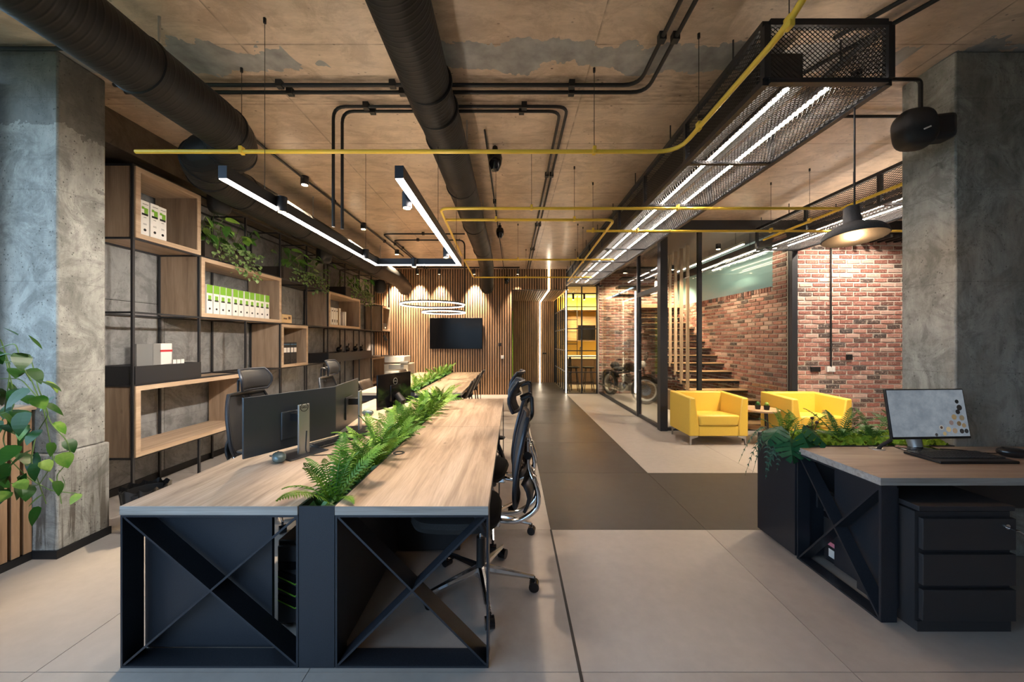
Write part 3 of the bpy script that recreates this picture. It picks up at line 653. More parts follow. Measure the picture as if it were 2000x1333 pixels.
# ---- light lines of the passage
t = thing('light_line', 'continuous light line folded down wall, soffit and end wall of the passage', 'light line', (1.0, 11, 0))
MB().box(.985, 1.015, 9.785, 9.8, 2.85, CZ).build('wall_strip', LEDP, t)
MB().box(.985, 1.015, 9.8, 12.69, 2.838, 2.85).build('soffit_strip', LEDP, t)
MB().box(.965, .995, 12.68, 12.698, 0.0, 2.84).build('end_strip', LEDP, t)
t = thing('light_line', 'vertical light line on the corner of the kitchen glazing', 'light line', (1.5, 9.96, 0))
MB().box(1.485, 1.503, 9.965, 9.98, .02, 2.84).build('strip', LEDS, t)
t = thing('light_line', 'added vertical light line hung beside the upper stair slats', 'light line', (3.48, 8.4, 0))
MB().box(3.66, 3.685, 8.4, 8.42, 1.35, 2.5).build('strip', LEDS, t)  # glowing strip added for warm light in the stair
# ---- pendant lamp
pxx, pyy, pzz = 2.135, 2.25, 2.10
t = thing('pendant_lamp', 'dark pendant lamp with a wide copper-lined shade hanging before the brick wall', 'pendant lamp', (pxx, pyy, pzz))
prof = [(.158, 0), (.162, .004), (.155, .032), (.135, .056), (.082, .082), (.054, .094), (.047, .104), (.038, .2), (.02, .212), (0, .214)]
MB().lathe(prof, 48, (pxx, pyy, pzz)).build('shade', speck('dark_shade', (.025, .026, .028), (.045, .045, .047), 150, .6), t, solid=0)
MB().lathe([(.1565, .002), (.15, .03), (.13, .052), (.078, .077), (.03, .088), (0, .09)], 48, (pxx, pyy, pzz)).build('lining', COPPER, t)
MB().ell((pxx, pyy, pzz + .04), .045, .045, .052).build('bulb', emit('warm_bulb', (1, .6, .26), 3), t)
for o_ in t.children: o_.rotation_euler = (R(-7), R(0), 0)
MB().cyl((pxx, pyy, pzz + .19), (pxx, pyy, 2.92), .005, 8).build('cord', BLACKM, t)
l = bpy.data.lights.new('pendant_bulb_light', 'POINT'); l.energy = 5; l.color = (1, .55, .24); l.shadow_soft_size = .05
lo = bpy.data.objects.new('pendant_bulb_light', l); COL.objects.link(lo); lo.parent = t; lo.location = (0, 0, -.03)
# ---- loudspeakers
def speaker(label, loc, rz, s=1.0, tilt=0, wall=True):
    t = thing('loudspeaker', label, 'loudspeaker', loc, 'black loudspeakers')
    m = Matrix.Rotation(R(tilt), 3, 'X'); c = Vector(loc)
    MB().ell(c, .105 * s, .085 * s, .135 * s, 24, 14, m, .62).build('body', speck('speaker_black', (.006, .006, .007), (.016, .016, .017), 300, .55), t)
    MB().ell(c + m @ Vector((0, -.028 * s, 0)), .098 * s, .066 * s, .127 * s, 24, 14, m, .7).build('grille', MESHF, t)
    if wall: MB().cyl(c + Vector((0, .06 * s, 0)), c + Vector((0, .16 * s, .05 * s)), .02 * s, 10).box(c.x - .03 * s, c.x + .03 * s, c.y + .15 * s, c.y + .17 * s, c.z - .03 * s, c.z + .13 * s).build('bracket', BLACK, t)
    t.rotation_euler = (0, 0, R(rz)); return t
sp = speaker('black loudspeaker with a small logo mounted on the concrete column', (2.74, 2.46, 2.9), -12, 1.0, -8, False)
MB().box(2.80, 2.985, 2.45, 2.58, 2.83, 3.0).build('mount', BLACK, sp, bevel=.03)
MB().obox((2.735, 2.352, 2.855), (.042, .003, .009), Matrix.Rotation(R(-22), 3, 'Y')).build('logo_mark', WHITE, sp)
speaker('black loudspeaker above the three white binders at the shelf top', (-3.2, 3.95, 2.98), 60, 1.0)
speaker('black loudspeaker hung over the second planter of the shelves', (-3.2, 6.15, 2.93), 50, 1.15)
speaker('black loudspeaker hung at the far end of the shelves', (-3.2, 8.75, 2.78), 50, 1.2)
def hang_speaker(label, loc, s=1.0):
    t = thing('hanging_speaker', label, 'loudspeaker', loc, 'teardrop speakers hung under the ceiling'); c = Vector(loc)
    MB().lathe([(0, -.11 * s), (.035 * s, -.1 * s), (.06 * s, -.05 * s), (.07 * s, .01 * s), (.06 * s, .06 * s), (.03 * s, .085 * s), (.025 * s, .12 * s), (0, .125 * s)], 20, c).build('body', GLOSSB, t)
    MB().cyl(c + Vector((0, 0, .11 * s)), (c.x, c.y, CZ), .009, 8).build('stem', BLACKM, t); return t
hang_speaker('black teardrop speaker nearest to the camera under the ceiling by the middle duct', (-.17, 3.62, 3.28 - .0), 1.05)
hang_speaker('black teardrop speaker second from the camera beside the middle duct', (-.2, 6.0, 3.27), .95)
hang_speaker('black teardrop speaker farthest back in front of the slatted wall', (-.14, 9.6, 3.08), 1.0)
# ================================================================ SHELVING ALONG THE LEFT WALL
FX, BX = -3.31, -3.725
YK = [3.15 + .667 * k for k in range(10)] + [9.76]
ZL = [0.0, .43, 1.07, 1.71, 2.36, 3.0]
# (row, first grid line, last grid line) of the oak boxes
BOXES = [(4, 0, 1), (3, 1, 3), (1, 0, 2), (2, 3, 4), (3, 5, 7), (3, 9, 10), (1, 8, 10)]
sh = thing('shelving_unit', 'tall black steel frame shelving with oak boxes along the grey wall', 'shelving', (-3.5, 6, 0))
tb = .0095
inside = lambda r, k: any(b[0] == r and b[1] < k < b[2] for b in BOXES)
for k, y in enumerate(YK):
    for x in (FX, BX):
        run = None
        for r in range(6):
            ok = r < 5 and not (inside(r, k) and x == FX)
            if ok and run is None: run = ZL[r]
            if not ok and run is not None:
                MB().box(x - tb, x + tb, y - tb, y + tb, run, ZL[r] + (tb if r == 5 else 0)).build('post', BLACK, sh); run = None
for z in ZL[1:]:
    for x in (FX, BX): MB().box(x - tb * .9, x + tb * .9, YK[0], YK[-1], z - tb * .9, z + tb * .9).build('rail', BLACK, sh)
    for k, y in enumerate(YK):
        if k % 1 == 0: MB().box(BX, FX, y - tb * .9, y + tb * .9, z - tb * .9, z + tb * .9).build('cross_rail', BLACK, sh)
for r, a, b in BOXES:
    y0, y1, z0, z1, q = YK[a] + .004, YK[b] - .004, ZL[r] + .008, ZL[r + 1] - .008, .042
    rg = MB(); o4 = [(y0, z0), (y1, z0), (y1, z1), (y0, z1)]; i4 = [(y0 + q, z0 + q), (y1 - q, z0 + q), (y1 - q, z1 - q), (y0 + q, z1 - q)]
    rg.add([(x, *c_) for x in (BX, FX + .025) for c_ in o4 + i4], [f_ for k in range(4) for f_ in (((k + 1) % 4 + 8, k + 8, k + 12, (k + 1) % 4 + 12), (k, (k + 1) % 4, (k + 1) % 4 + 4, k + 4), (k, k + 8, (k + 1) % 4 + 8, (k + 1) % 4), (k + 4, (k + 1) % 4 + 4, (k + 1) % 4 + 12, k + 12))])
    bx = rg.build('shelf_box', OAKB, sh, smooth=False, bevel=.0015)
    MB().box(BX + .0, FX + .02, y1 - q - .003, y1 - q, z0 + q, z1 - q).build('side_panel', OAKZ, bx)
    # outer cheeks seen from the camera: grain runs upright
    MB().box(BX + .0, FX + .02, y0 - .003, y0, z0 + .001, z1 - .001).build('cheek', OAKZ, bx)
PLANTERM = plain('planter_brown', (.035, .027, .022), .6)
def tray(y0, y1, z, h=.16, m=BLACK, x0=BX + .02, x1=FX + .018):
    b = .006
    return MB().box(x0, x1, y0, y1, z, z + b).box(x0, x0 + b, y0, y1, z + b, z + h).box(x1 - b, x1, y0, y1, z + b, z + h).box(x0 + b, x1 - b, y0, y0 + b, z + b, z + h).box(x0 + b, x1 - b, y1 - b, y1, z + b, z + h).build('tray', m, sh)
tray(YK[0] + .005, YK[1] + .005, 1.078, .16); tray(YK[5], YK[8], 1.078, .16)
PL = [(3.87, 4.62), (5.2, 6.4), (7.15, 8.45)]
for y0, y1 in PL:
    tr_ = tray(y0, y1, 2.368, .17, PLANTERM); MB().box(BX + .03, FX + .008, y0 + .01, y1 - .01, 2.45, 2.52).build('soil', SOIL, tr_)
# ---- binders
def binder(kind):
    t = thing('binder', 'x', 'binder'); W, D_, Hh = .078, .28, .318
    if kind == 'black':
        MB().box(-D_, 0, -W / 2, W / 2, 0, Hh).build('body', plain('black_board', (.015, .018, .022), .45), t, bevel=.002)
        MB().box(0, .001, -W / 2 + .008, W / 2 - .008, .17, .24).build('label', PAPER, t); MB().box(0, .001, -W / 2 + .004, W / 2 - .004, .285, .292).build('stripe', plain('blue_print', (.08, .3, .55), .5), t)
    else:
        MB().box(-D_, 0, -W / 2, W / 2, 0, Hh).build('body', PAPER, t, bevel=.002)
        if kind == 'band':
            MB().box(0, .001, -W / 2 + .001, W / 2 - .001, .225, Hh - .001).build('green_band', GREEN, t)
            MB().box(0, .001, -.02, .02, .155, .2).build('label', GREEN, t); MB().box(0, .0014, -.025, .025, .138, .155).build('label_foot', BLACKM, t)
        elif kind == 'logo':
            MB().box(0, .001, -.006, .028, .205, .255).box(0, .001, -.028, -.006, .24, .262).build('label', GREEN, t); MB().box(0, .0012, -.028, .028, .186, .204).build('label_foot', BLACKM, t)
            MB().box(0, .001, -.02, .03, .285, .291).box(0, .001, -.012, .012, .165, .17).box(0, .001, -.015, .015, .11, .113).box(0, .001, -.015, .015, .102, .105).build('print', GREY, t)
        else:
            MB().box(0, .001, -.018, .018, .25, .27).box(0, .001, -.014, .014, .06, .1).build('label', BLACKM, t)
    MB().cyl((0, 0, .055), (.0016, 0, .055), .012, 16).build('finger_hole', BLACKM, t)
    return t
def row(kind, n, y0, z, labels, group, pitch=.0845, x=FX - .01):
    p = binder(kind)
    for i in range(n):
        o = p if i == 0 else copy_tree(p)
        o.location = (x + random.uniform(-.006, .004), y0 + pitch * (i + .5), z); o.rotation_euler = (0, 0, R(random.uniform(-1.2, 1.2))); o['label'] = labels(i); o['group'] = group
row('logo', 3, 3.225, ZL[4] + .051, lambda i: f'white binder with green square in the highest oak box, {ORD[i]} from the left', 'white binders in the top box')
row('band', 11, 3.915, ZL[3] + .051, lambda i: f'green-topped white binder in the second oak box, {ORD[i]} from the left', 'green-topped binders', .0935)
row('black', 4, 5.235, ZL[2] + .051, lambda i: f'black binder in the small low oak box, {ORD[i]} from the left', 'black binders')
row('plain', 4, 6.54, ZL[3] + .051, lambda i: f'plain white binder in the third oak box, {ORD[i]} from the left', 'plain white binders', .086)
for nm, y, wd, h, m, lab in (('book', 6.93, .07, .33, CARD, 'orange-brown tall book beside the plain white binders'), ('book', 7.03, .03, .26, BLACKM, 'thin black book leaning between the orange book and the white one'), ('book', 7.09, .05, .27, GREY, 'thick dark grey book next to the black book in the third box'), ('book', 7.17, .06, .28, PAPER, 'white book at the right end of the third oak box')):
    t = thing(nm, lab, 'book', (FX - .12, y, ZL[3] + .051))
    MB().box(FX - .22, FX - .01, y, y + wd, ZL[3] + .051, ZL[3] + .051 + h).build('cover', m, t, bevel=.002); MB().box(FX - .215, FX - .0095, y + .004, y + wd - .004, ZL[3] + .054, ZL[3] + .049 + h).build('pages', PAPER, t)
t = thing('wooden_sign', 'small light wooden block with a dark slot beside the green-topped binders', 'sign', (FX + .01, 5.25, ZL[3] + .012))
MB().box(FX - .03, FX + .02, 5.16, 5.40, ZL[3] + .012, ZL[3] + .14).build('block', CARD, t, bevel=.01); MB().box(FX + .018, FX + .0215, 5.2, 5.28, ZL[3] + .065, ZL[3] + .085).box(FX + .018, FX + .0215, 5.31, 5.36, ZL[3] + .07, ZL[3] + .11).build('mark', plain('burnt', (.12, .06, .03), .6), t)
t = thing('catalogue_box', 'white and grey catalogue holder with red stripe standing in the black tray', 'catalogue', (-3.6, 3.6, 1.09))
MB().box(-3.66, -3.64, 3.5, 3.76, 1.09, 1.43).build('back', GREY, t); MB().box(-3.64, -3.56, 3.66, 3.78, 1.09, 1.435).build('front_card', PAPER, t, bevel=.003); MB().box(-3.562, -3.557, 3.655, 3.782, 1.35, 1.37).build('stripe', RED, t)
for i in range(3):
    y = 3.68 + .045 * i
    MB().box(-3.47, -3.455, y, y + .035, 1.09, 1.27).build('sample_card', PAPER, t)
for i, (y, s) in enumerate(((7.2, .11), (7.55, .13), (7.95, .12), (8.25, .1))):
    t = thing('model_figure', f'small black model on the long tray, {ORD[i]} from the left', 'figurine', (-3.45, y, 1.085))
    MB().box(-3.5, -3.4, y - .09, y + .09, 1.085, 1.25).build('base', BLACKM, t, bevel=.01); MB().ell((-3.45, y, 1.29), .05, .07, s * .55).cyl((-3.45, y + .05, 1.25), (-3.45, y + .08, 1.25 + s * 1.2), .012, 8).build('figure', GLOSSB, t)
t = thing('small_lamp', 'small black tilted lamp head at the far end of the shelves', 'lamp', (FX, 9.35, 1.6))
MB().cyl((FX, 9.33, 1.6), (FX + .03, 9.42, 1.48), .035, 14).build('head', BLACK, t); MB().cyl((FX - .02, 9.3, 1.71), (FX, 9.33, 1.6), .008, 8).build('arm', BLACK, t)
spot('spot_lamp', t, (FX + .035, 9.43, 1.46), (-3.6, 9.6, 1.1), 5, 80)
t = thing('black_case', 'black box with a white tag in the far upper oak box', 'box', (-3.45, 9.45, ZL[3] + .051)); MB().box(-3.6, FX - .02, 9.22, 9.6, ZL[3] + .051, ZL[3] + .21).build('case', BLACKM, t, bevel=.008); MB().box(FX - .02, FX - .018, 9.45, 9.52, ZL[3] + .08, ZL[3] + .12).build('tag', PAPER, t)
# ================================================================ DESKS
def two_tone(o, m2=EDGE):
    me = o.data; me.materials.append(m2)
    for p_ in me.polygons:
        if abs(p_.normal.z) < .5: p_.material_index = 1
    return o
def xframe(t, x0, x1, y, z1, dp=.095, th=.009, axis='x'):
    """flat steel frame with a crossed brace; axis x: spans x at y, axis y: spans y (x0,x1) at x=y"""
    f = (lambda a, b, c, d, e, g: MB().box(a, b, c, d, e, g)) if axis == 'x' else (lambda a, b, c, d, e, g: MB().box(c, d, a, b, e, g))
    fr = MB()
    for q in (f(x0, x0 + th, y, y + dp, 0, z1), f(x1 - th, x1, y, y + dp, 0, z1), f(x0 + th, x1 - th, y, y + dp, z1 - th, z1), f(x0 + th, x1 - th, y, y + dp, 0, th)): fr.add(q.v, q.f)
    fr.build('leg_frame', METALD, t)
    for s in (0, 1):
        a, b = (x0 + th, x1 - th) if s == 0 else (x1 - th, x0 + th); e = .002 * s
        if axis == 'x': MB().bar((a, y + dp / 2 + e, th), (b, y + dp / 2 + e, z1 - th), dp - .004, th, (0, 0, 1)).build('brace', METALD, t)
        else: MB().bar((y + dp / 2 + e, a, th), (y + dp / 2 + e, b, z1 - th), dp - .004, th, (0, 0, 1)).build('brace', METALD, t)
DZ = .724
BL, PLX0, PLX1, BRX = -1.747, -.951, -.792, -.105
BY0, BYM, BY1 = 1.606, 3.10, 4.59
t = bench = thing('desk_bench', 'long four-seat oak desk with a fern planter down its middle and crossed steel legs', 'desk', (-.9, 3.1, 0))
for x0, x1 in ((BL, PLX0 - .003), (PLX1 + .003, BRX)):
    for y0, y1 in ((BY0, BYM - .0015), (BYM + .0015, BY1)):
        two_tone(MB().box(x0, x1, y0, y1, DZ - .04, DZ).build('desktop', OAKY, t, smooth=False, bevel=.0015))
    for y in (BY0 + .004, BYM - .05, BY1 - .1): xframe(t, x0, x1, y, DZ - .042)
MB().box(PLX0, PLX1, BY0 + .004, BY0 + .012, 0, DZ - .002).build('planter_end', METALD, t)
MB().box(PLX0, PLX0 + .006, BY0 + .012, BY1, .02, DZ - .002).build('planter_side', BLACK, t); MB().box(PLX1 - .006, PLX1, BY0 + .012, BY1, .02, DZ - .002).build('planter_side', BLACK, t)
MB().box(PLX0, PLX1, BY1, BY1 + .008, 0, DZ - .002).build('planter_end', METALD, t); MB().box(PLX0 + .006, PLX1 - .006, BY0 + .012, BY1, .5, .64).build('soil', SOIL, t)
MB().box(BL + .004, -1.14, 1.715, 1.733, .006, .655).build('side_screen', METALD, t)
MB().box(PLX1 + .002, -.36, 2.5, 2.95, .01, .6).build('low_cabinet', BLACK, t, bevel=.003)
for gx, gy in ((-.743, 2.37), (-.774, 3.87)):
    MB().lathe([(.022, -.004), (.022, .0015), (.036, .003), (.038, 0), (.038, -.004)], 24, (gx, gy, DZ)).build('cable_grommet', BLACK, t)
def mossy(name, x0, x1, y0, y1, z, t, amp=.03, m=MOSS, dens=30):
    rnd = random.Random(3); nx, ny = max(3, int((x1 - x0) * dens)), max(3, int((y1 - y0) * dens))
    g = MB().surf(lambda u, v: (x0 + (x1 - x0) * u, y0 + (y1 - y0) * v, z + rnd.uniform(0, amp)), nx, ny).build(name, m, t); g['kind'] = 'stuff'; return g
mossy('moss', PLX0 + .008, PLX1 - .008, BY0 + .014, BY1 - .004, .66, t, .06, FERND, 60)
# ---- ferns
def frond_mesh(L, hgt, lw, n, mat, droop=.35, seed=0):
    rnd = random.Random(seed); mb = MB()
    P = lambda s: Vector((L * s * (1 - .12 * s), 0, hgt * (1.9 * s - (.9 + droop) * s * s)))
    mb.tube([P(k / 6) for k in range(7)], [.0025, .0024, .0022, .002, .0016, .0012, .0006], 4)
    for k in range(n):
        s = .08 + .92 * (k + .5) / n; c = P(s); l = lw * (math.sin(math.pi * (.12 + .88 * s) ** .8) * .95 + .06); d = (P(min(1, s + .02)) - P(s - .02)).normalized()
        for sg in (-1, 1):
            a = Vector((0, sg, 0)); dirv = (a * .88 + d * .48 + Vector((0, 0, -.18 + rnd.uniform(-.12, .12)))).normalized(); wv = d * (L / n * .40)
            m1 = c + dirv * l * .45
            mb.add([c - wv * .7, m1 - wv + Vector((0, 0, .004)), c + dirv * l, m1 + wv + Vector((0, 0, .004)), c + wv * .7], [(0, 1, 2, 3, 4)] if sg > 0 else [(4, 3, 2, 1, 0)])
    me = mb.mesh('frond', False); me.materials.append(mat); return me
FM = {}
for nm, m in (('light', FERN), ('dark', FERND)):
    FM[nm] = [frond_mesh(.25, .12, .05, 22, m, .5, 1), frond_mesh(.27, .19, .046, 22, m, .15, 2), frond_mesh(.2, .2, .042, 18, m, -.05, 3), frond_mesh(.22, .07, .046, 18, m, .9, 4)]
def fern(label, group, loc, s=1.0, n=11, kind='light', seed=0, squash=1.0):
    rnd = random.Random(seed); t = thing('fern', label, 'fern', loc, group)
    for k in range(n):
        g = 2 * math.pi * (k + rnd.uniform(-.3, .3)) / n; mi = rnd.choice([0, 1, 1, 2, 3]) if k % 3 else 2
        sc = s * rnd.uniform(.75, 1.15)
        o = clone('frond', FM[kind][mi], t, Vector(loc) + Vector((math.cos(g), math.sin(g), 0)) * .012, (R(rnd.uniform(-22, 22)), R(rnd.uniform(-22, 8)), g), (sc * (squash if abs(math.cos(g)) > .8 else 1), sc, sc))
    return t
for i in range(13):
    y = 1.76 + .225 * i
    fern(f'green fern in the long desk planter, {ORD[i] if i < 12 else "farthest"} from the camera end', 'ferns of the long desk', (-.872 + random.uniform(-.02, .02), y, .665), 1.08 + (.15 if i % 3 == 0 else 0) * random.random(), 16, 'light', 10 + i, 1.0)
# ---- personal computers under the desks
def tower(label, x0, x1, y0, y1, z0, z1, gamer):
    t = thing('computer_tower', label, 'computer', ((x0 + x1) / 2, y0, z0)); xm = (x0 + x1) / 2; w_ = x1 - x0
    MB().box(x0, x1, y0 + .02, y1, z0, z1).build('case', BLACKM, t, bevel=.006)
    MB().box(x0 + .008, x1 - .008, y0, y0 + .02, z0 + .02, z1 - .02).build('front_panel', BLACK, t, bevel=.006)
    if gamer:
        for k in range(3):
            z = z0 + .1 + .06 * k
            MB().prism([(x0 + .02, y0 - .012, z + .05), (xm, y0 - .02, z + .015), (x1 - .02, y0 - .012, z + .05), (x1 - .02, y0 - .012, z + .075), (xm, y0 - .02, z + .045), (x0 + .02, y0 - .012, z + .075)], (0, .02, 0)).build('chevron', GLOSSB, t)
            MB().prism([(x0 + .02, y0 - .014, z + .044), (xm, y0 - .022, z + .009), (x1 - .02, y0 - .014, z + .044), (x1 - .02, y0 - .014, z + .049), (xm, y0 - .022, z + .015), (x0 + .02, y0 - .014, z + .049)], (0, .004, 0)).build('green_stripe', plain('green_trim', (.14, .34, .02), .4), t)
        MB().box(x0 + .015, x1 - .015, y0 - .003, y0, z1 - .14, z1 - .1).build('drive_bay', GLOSSB, t)
    else:
        for k in range(3): MB().box(x0 + .015, x1 - .015, y0 - .003, y0, z1 - .07 - .05 * k, z1 - .035 - .05 * k).build('drive_bay', GLOSSB, t)
        MB().box(x0 + .03, x1 - .03, y0 - .002, y0, z0 + .12, z0 + .145).build('sticker', plain('pink_sticker', (.7, .25, .35), .5), t); MB().box(x0 + .05, x1 - .06, y0 - .002, y0, z0 + .05, z0 + .1).build('badge', PAPER, t)
    return t
tower('black computer tower with green chevron trim under the long desk', -1.205, -.985, 1.84, 2.32, .0, .435, True)
# ---- monitors
def monitor(label, loc, rz, w_, h_, zb, back, logo=None, tilt=0, screen=None, stand='slab', zd=DZ):
    t = thing('monitor', label, 'monitor', loc); c = Vector(loc); zc_ = zb + h_ / 2 - zd
    q = lambda x, y, z: c + Vector((x, y, z))
    m = Matrix.Rotation(R(-tilt), 3, 'X'); cc = q(0, 0, zc_)
    MB().obox(cc, (w_, .016, h_), m).build('panel', back, t, bevel=.003)
    MB().obox(cc + m @ Vector((0, .012, -.03)), (w_ * .3, .014, h_ * .5), m).build('rear_housing', back, t, bevel=.006)
    sc_ = MB().obox(cc + m @ Vector((0, -.0085, .004)), (w_ - .014, .001, h_ - .022), m).build('screen', screen or GLOSSB, t)
    if stand == 'slab':
        MB().obox(q(0, .10, (zc_ + .1) / 2 + .004), (.075, .014, zc_ + .1), None).build('stand_column', SILV, t, bevel=.003); MB().obox(q(0, .055, zc_ + .02), (.07, .08, .05)).build('bracket', BLACKM, t)
        MB().box(c.x - .13, c.x + .13, c.y - .05, c.y + .17, c.z, c.z + .008).build('stand_base', METALD, t, bevel=.003)
        if logo:
            MB().lathe([(.024, 0), (.0275, 0), (.0275, .0012), (.024, .0012), (.024, 0)], 32, q(0, .107, zc_ + .085), Matrix.Rotation(R(-90), 3, 'X')).build('logo_ring', BLACKM, t)
            text('logo_text', logo, BLACKM, t, .0165, Matrix.Translation((0, .1078, zc_ + .085)) @ Matrix.Rotation(R(180), 4, 'Z') @ Matrix.Rotation(R(90), 4, 'X'))
    else:
        MB().tube([q(0, .03, zc_ - .05), q(0, .09, zc_ * .5), q(0, .06, .01)], [.035, .04, .035], 14).build('stand_column', BLACKM if stand == 'black' else SILV, t)
        MB().lathe([(0, 0), (.12, 0), (.12, .006), (.1, .012), (0, .014)], 28, q(0, .04, 0)).build('stand_base', GLOSSB, t)
        if logo:
            MB().lathe([(.03, 0), (.036, 0), (.036, .0012), (.03, .0012), (.03, 0)], 32, q(0, .0085, zc_ + .09), Matrix.Rotation(R(-90), 3, 'X')).build('logo_ring', SILV, t)
            text('logo_text', logo, SILV, t, .02, Matrix.Translation((0, .009, zc_ + .09)) @ Matrix.Rotation(R(180), 4, 'Z') @ Matrix.Rotation(R(90), 4, 'X'))
    t.rotation_euler = (0, 0, R(rz)); return t
MBACK = speck('monitor_back', (.04, .05, .062), (.058, .069, .083), 900, .36, .2, .05)
monitor('dark grey monitor nearest the camera with a round logo on its silver stand', (-1.443, 2.39, DZ), -116.8, .61, .36, .765, MBACK, 'DELL')
monitor('dark grey monitor adjoining the nearest one on the long desk', (-1.355, 2.97, DZ), -82, .60, .36, .765, MBACK, None)
monitor('glossy black monitor with a ringed logo farther along the long desk', (-1.245, 3.83, DZ), -109.4, .55, .35, .77, GLOSSB, 'DELL', 0, None, 'black')
def mouse(label, loc, rz, m, s=1.0):
    t = thing('computer_mouse', label, 'mouse', loc); c = Vector(loc)
    MB().ell(c + Vector((0, 0, .0245 * s)), .032 * s, .056 * s, .024 * s, 18, 10, None, .8).build('body', m, t); MB().cyl(c + Vector((-.005, .032 * s, .042 * s)), c + Vector((.005, .032 * s, .042 * s)), .007 * s, 10).build('wheel', BLACKM, t)
    t.rotation_euler = (0, 0, R(rz)); return t
mouse('grey computer mouse beside the nearest monitor', (-1.42, 2.20, DZ), 40, plain('mouse_grey', (.11, .16, .17), .25, .3), 1.15)
mouse('grey computer mouse in front of the glossy black monitor', (-1.43, 3.58, DZ), 80, plain('mouse_grey_b', (.11, .16, .17), .25, .3), 1.05)
def keyboard(label, loc, rz, w_=.44, d_=.15, wrist=False):
    t = thing('keyboard', label, 'keyboard', loc); c = Vector(loc)
    MB().box(c.x - w_ / 2, c.x + w_ / 2, c.y - d_ / 2 - (.04 if wrist else 0), c.y + d_ / 2, c.z, c.z + .016).build('case', BLACKM, t, bevel=.005); k = MB()
    nc, nr = 19, 6
    for i in range(nc):
        for j in range(nr):
            x = c.x - w_ / 2 + .012 + (w_ - .024) * (i + .5) / nc; y = c.y - d_ / 2 + .01 + (d_ - .02) * (j + .5) / nr; a = (w_ - .024) / nc * .42; b = (d_ - .02) / nr * .42
            k.box(x - a, x + a, y - b, y + b, c.z + .014, c.z + .021)
    k.build('keys', BLACK, t, smooth=False)['kind'] = 'stuff'; t.rotation_euler = (0, 0, R(rz)); return t
keyboard('black keyboard lying beyond the silver monitor stand on the long desk', (-1.27, 2.68, DZ), 62)
tag(MB().tube(fillet([(-1.28, 2.25, .9), (-1.26, 2.2, .76), (-1.15, 2.3, .735), (-1.0, 2.45, .735), (-.96, 2.6, .732)], .05), .004, 6).build('cable', BLACKM, at=(-1.2, 2.3, .73)), 'black monitor cables lying on the long desk by the stand', 'cable')
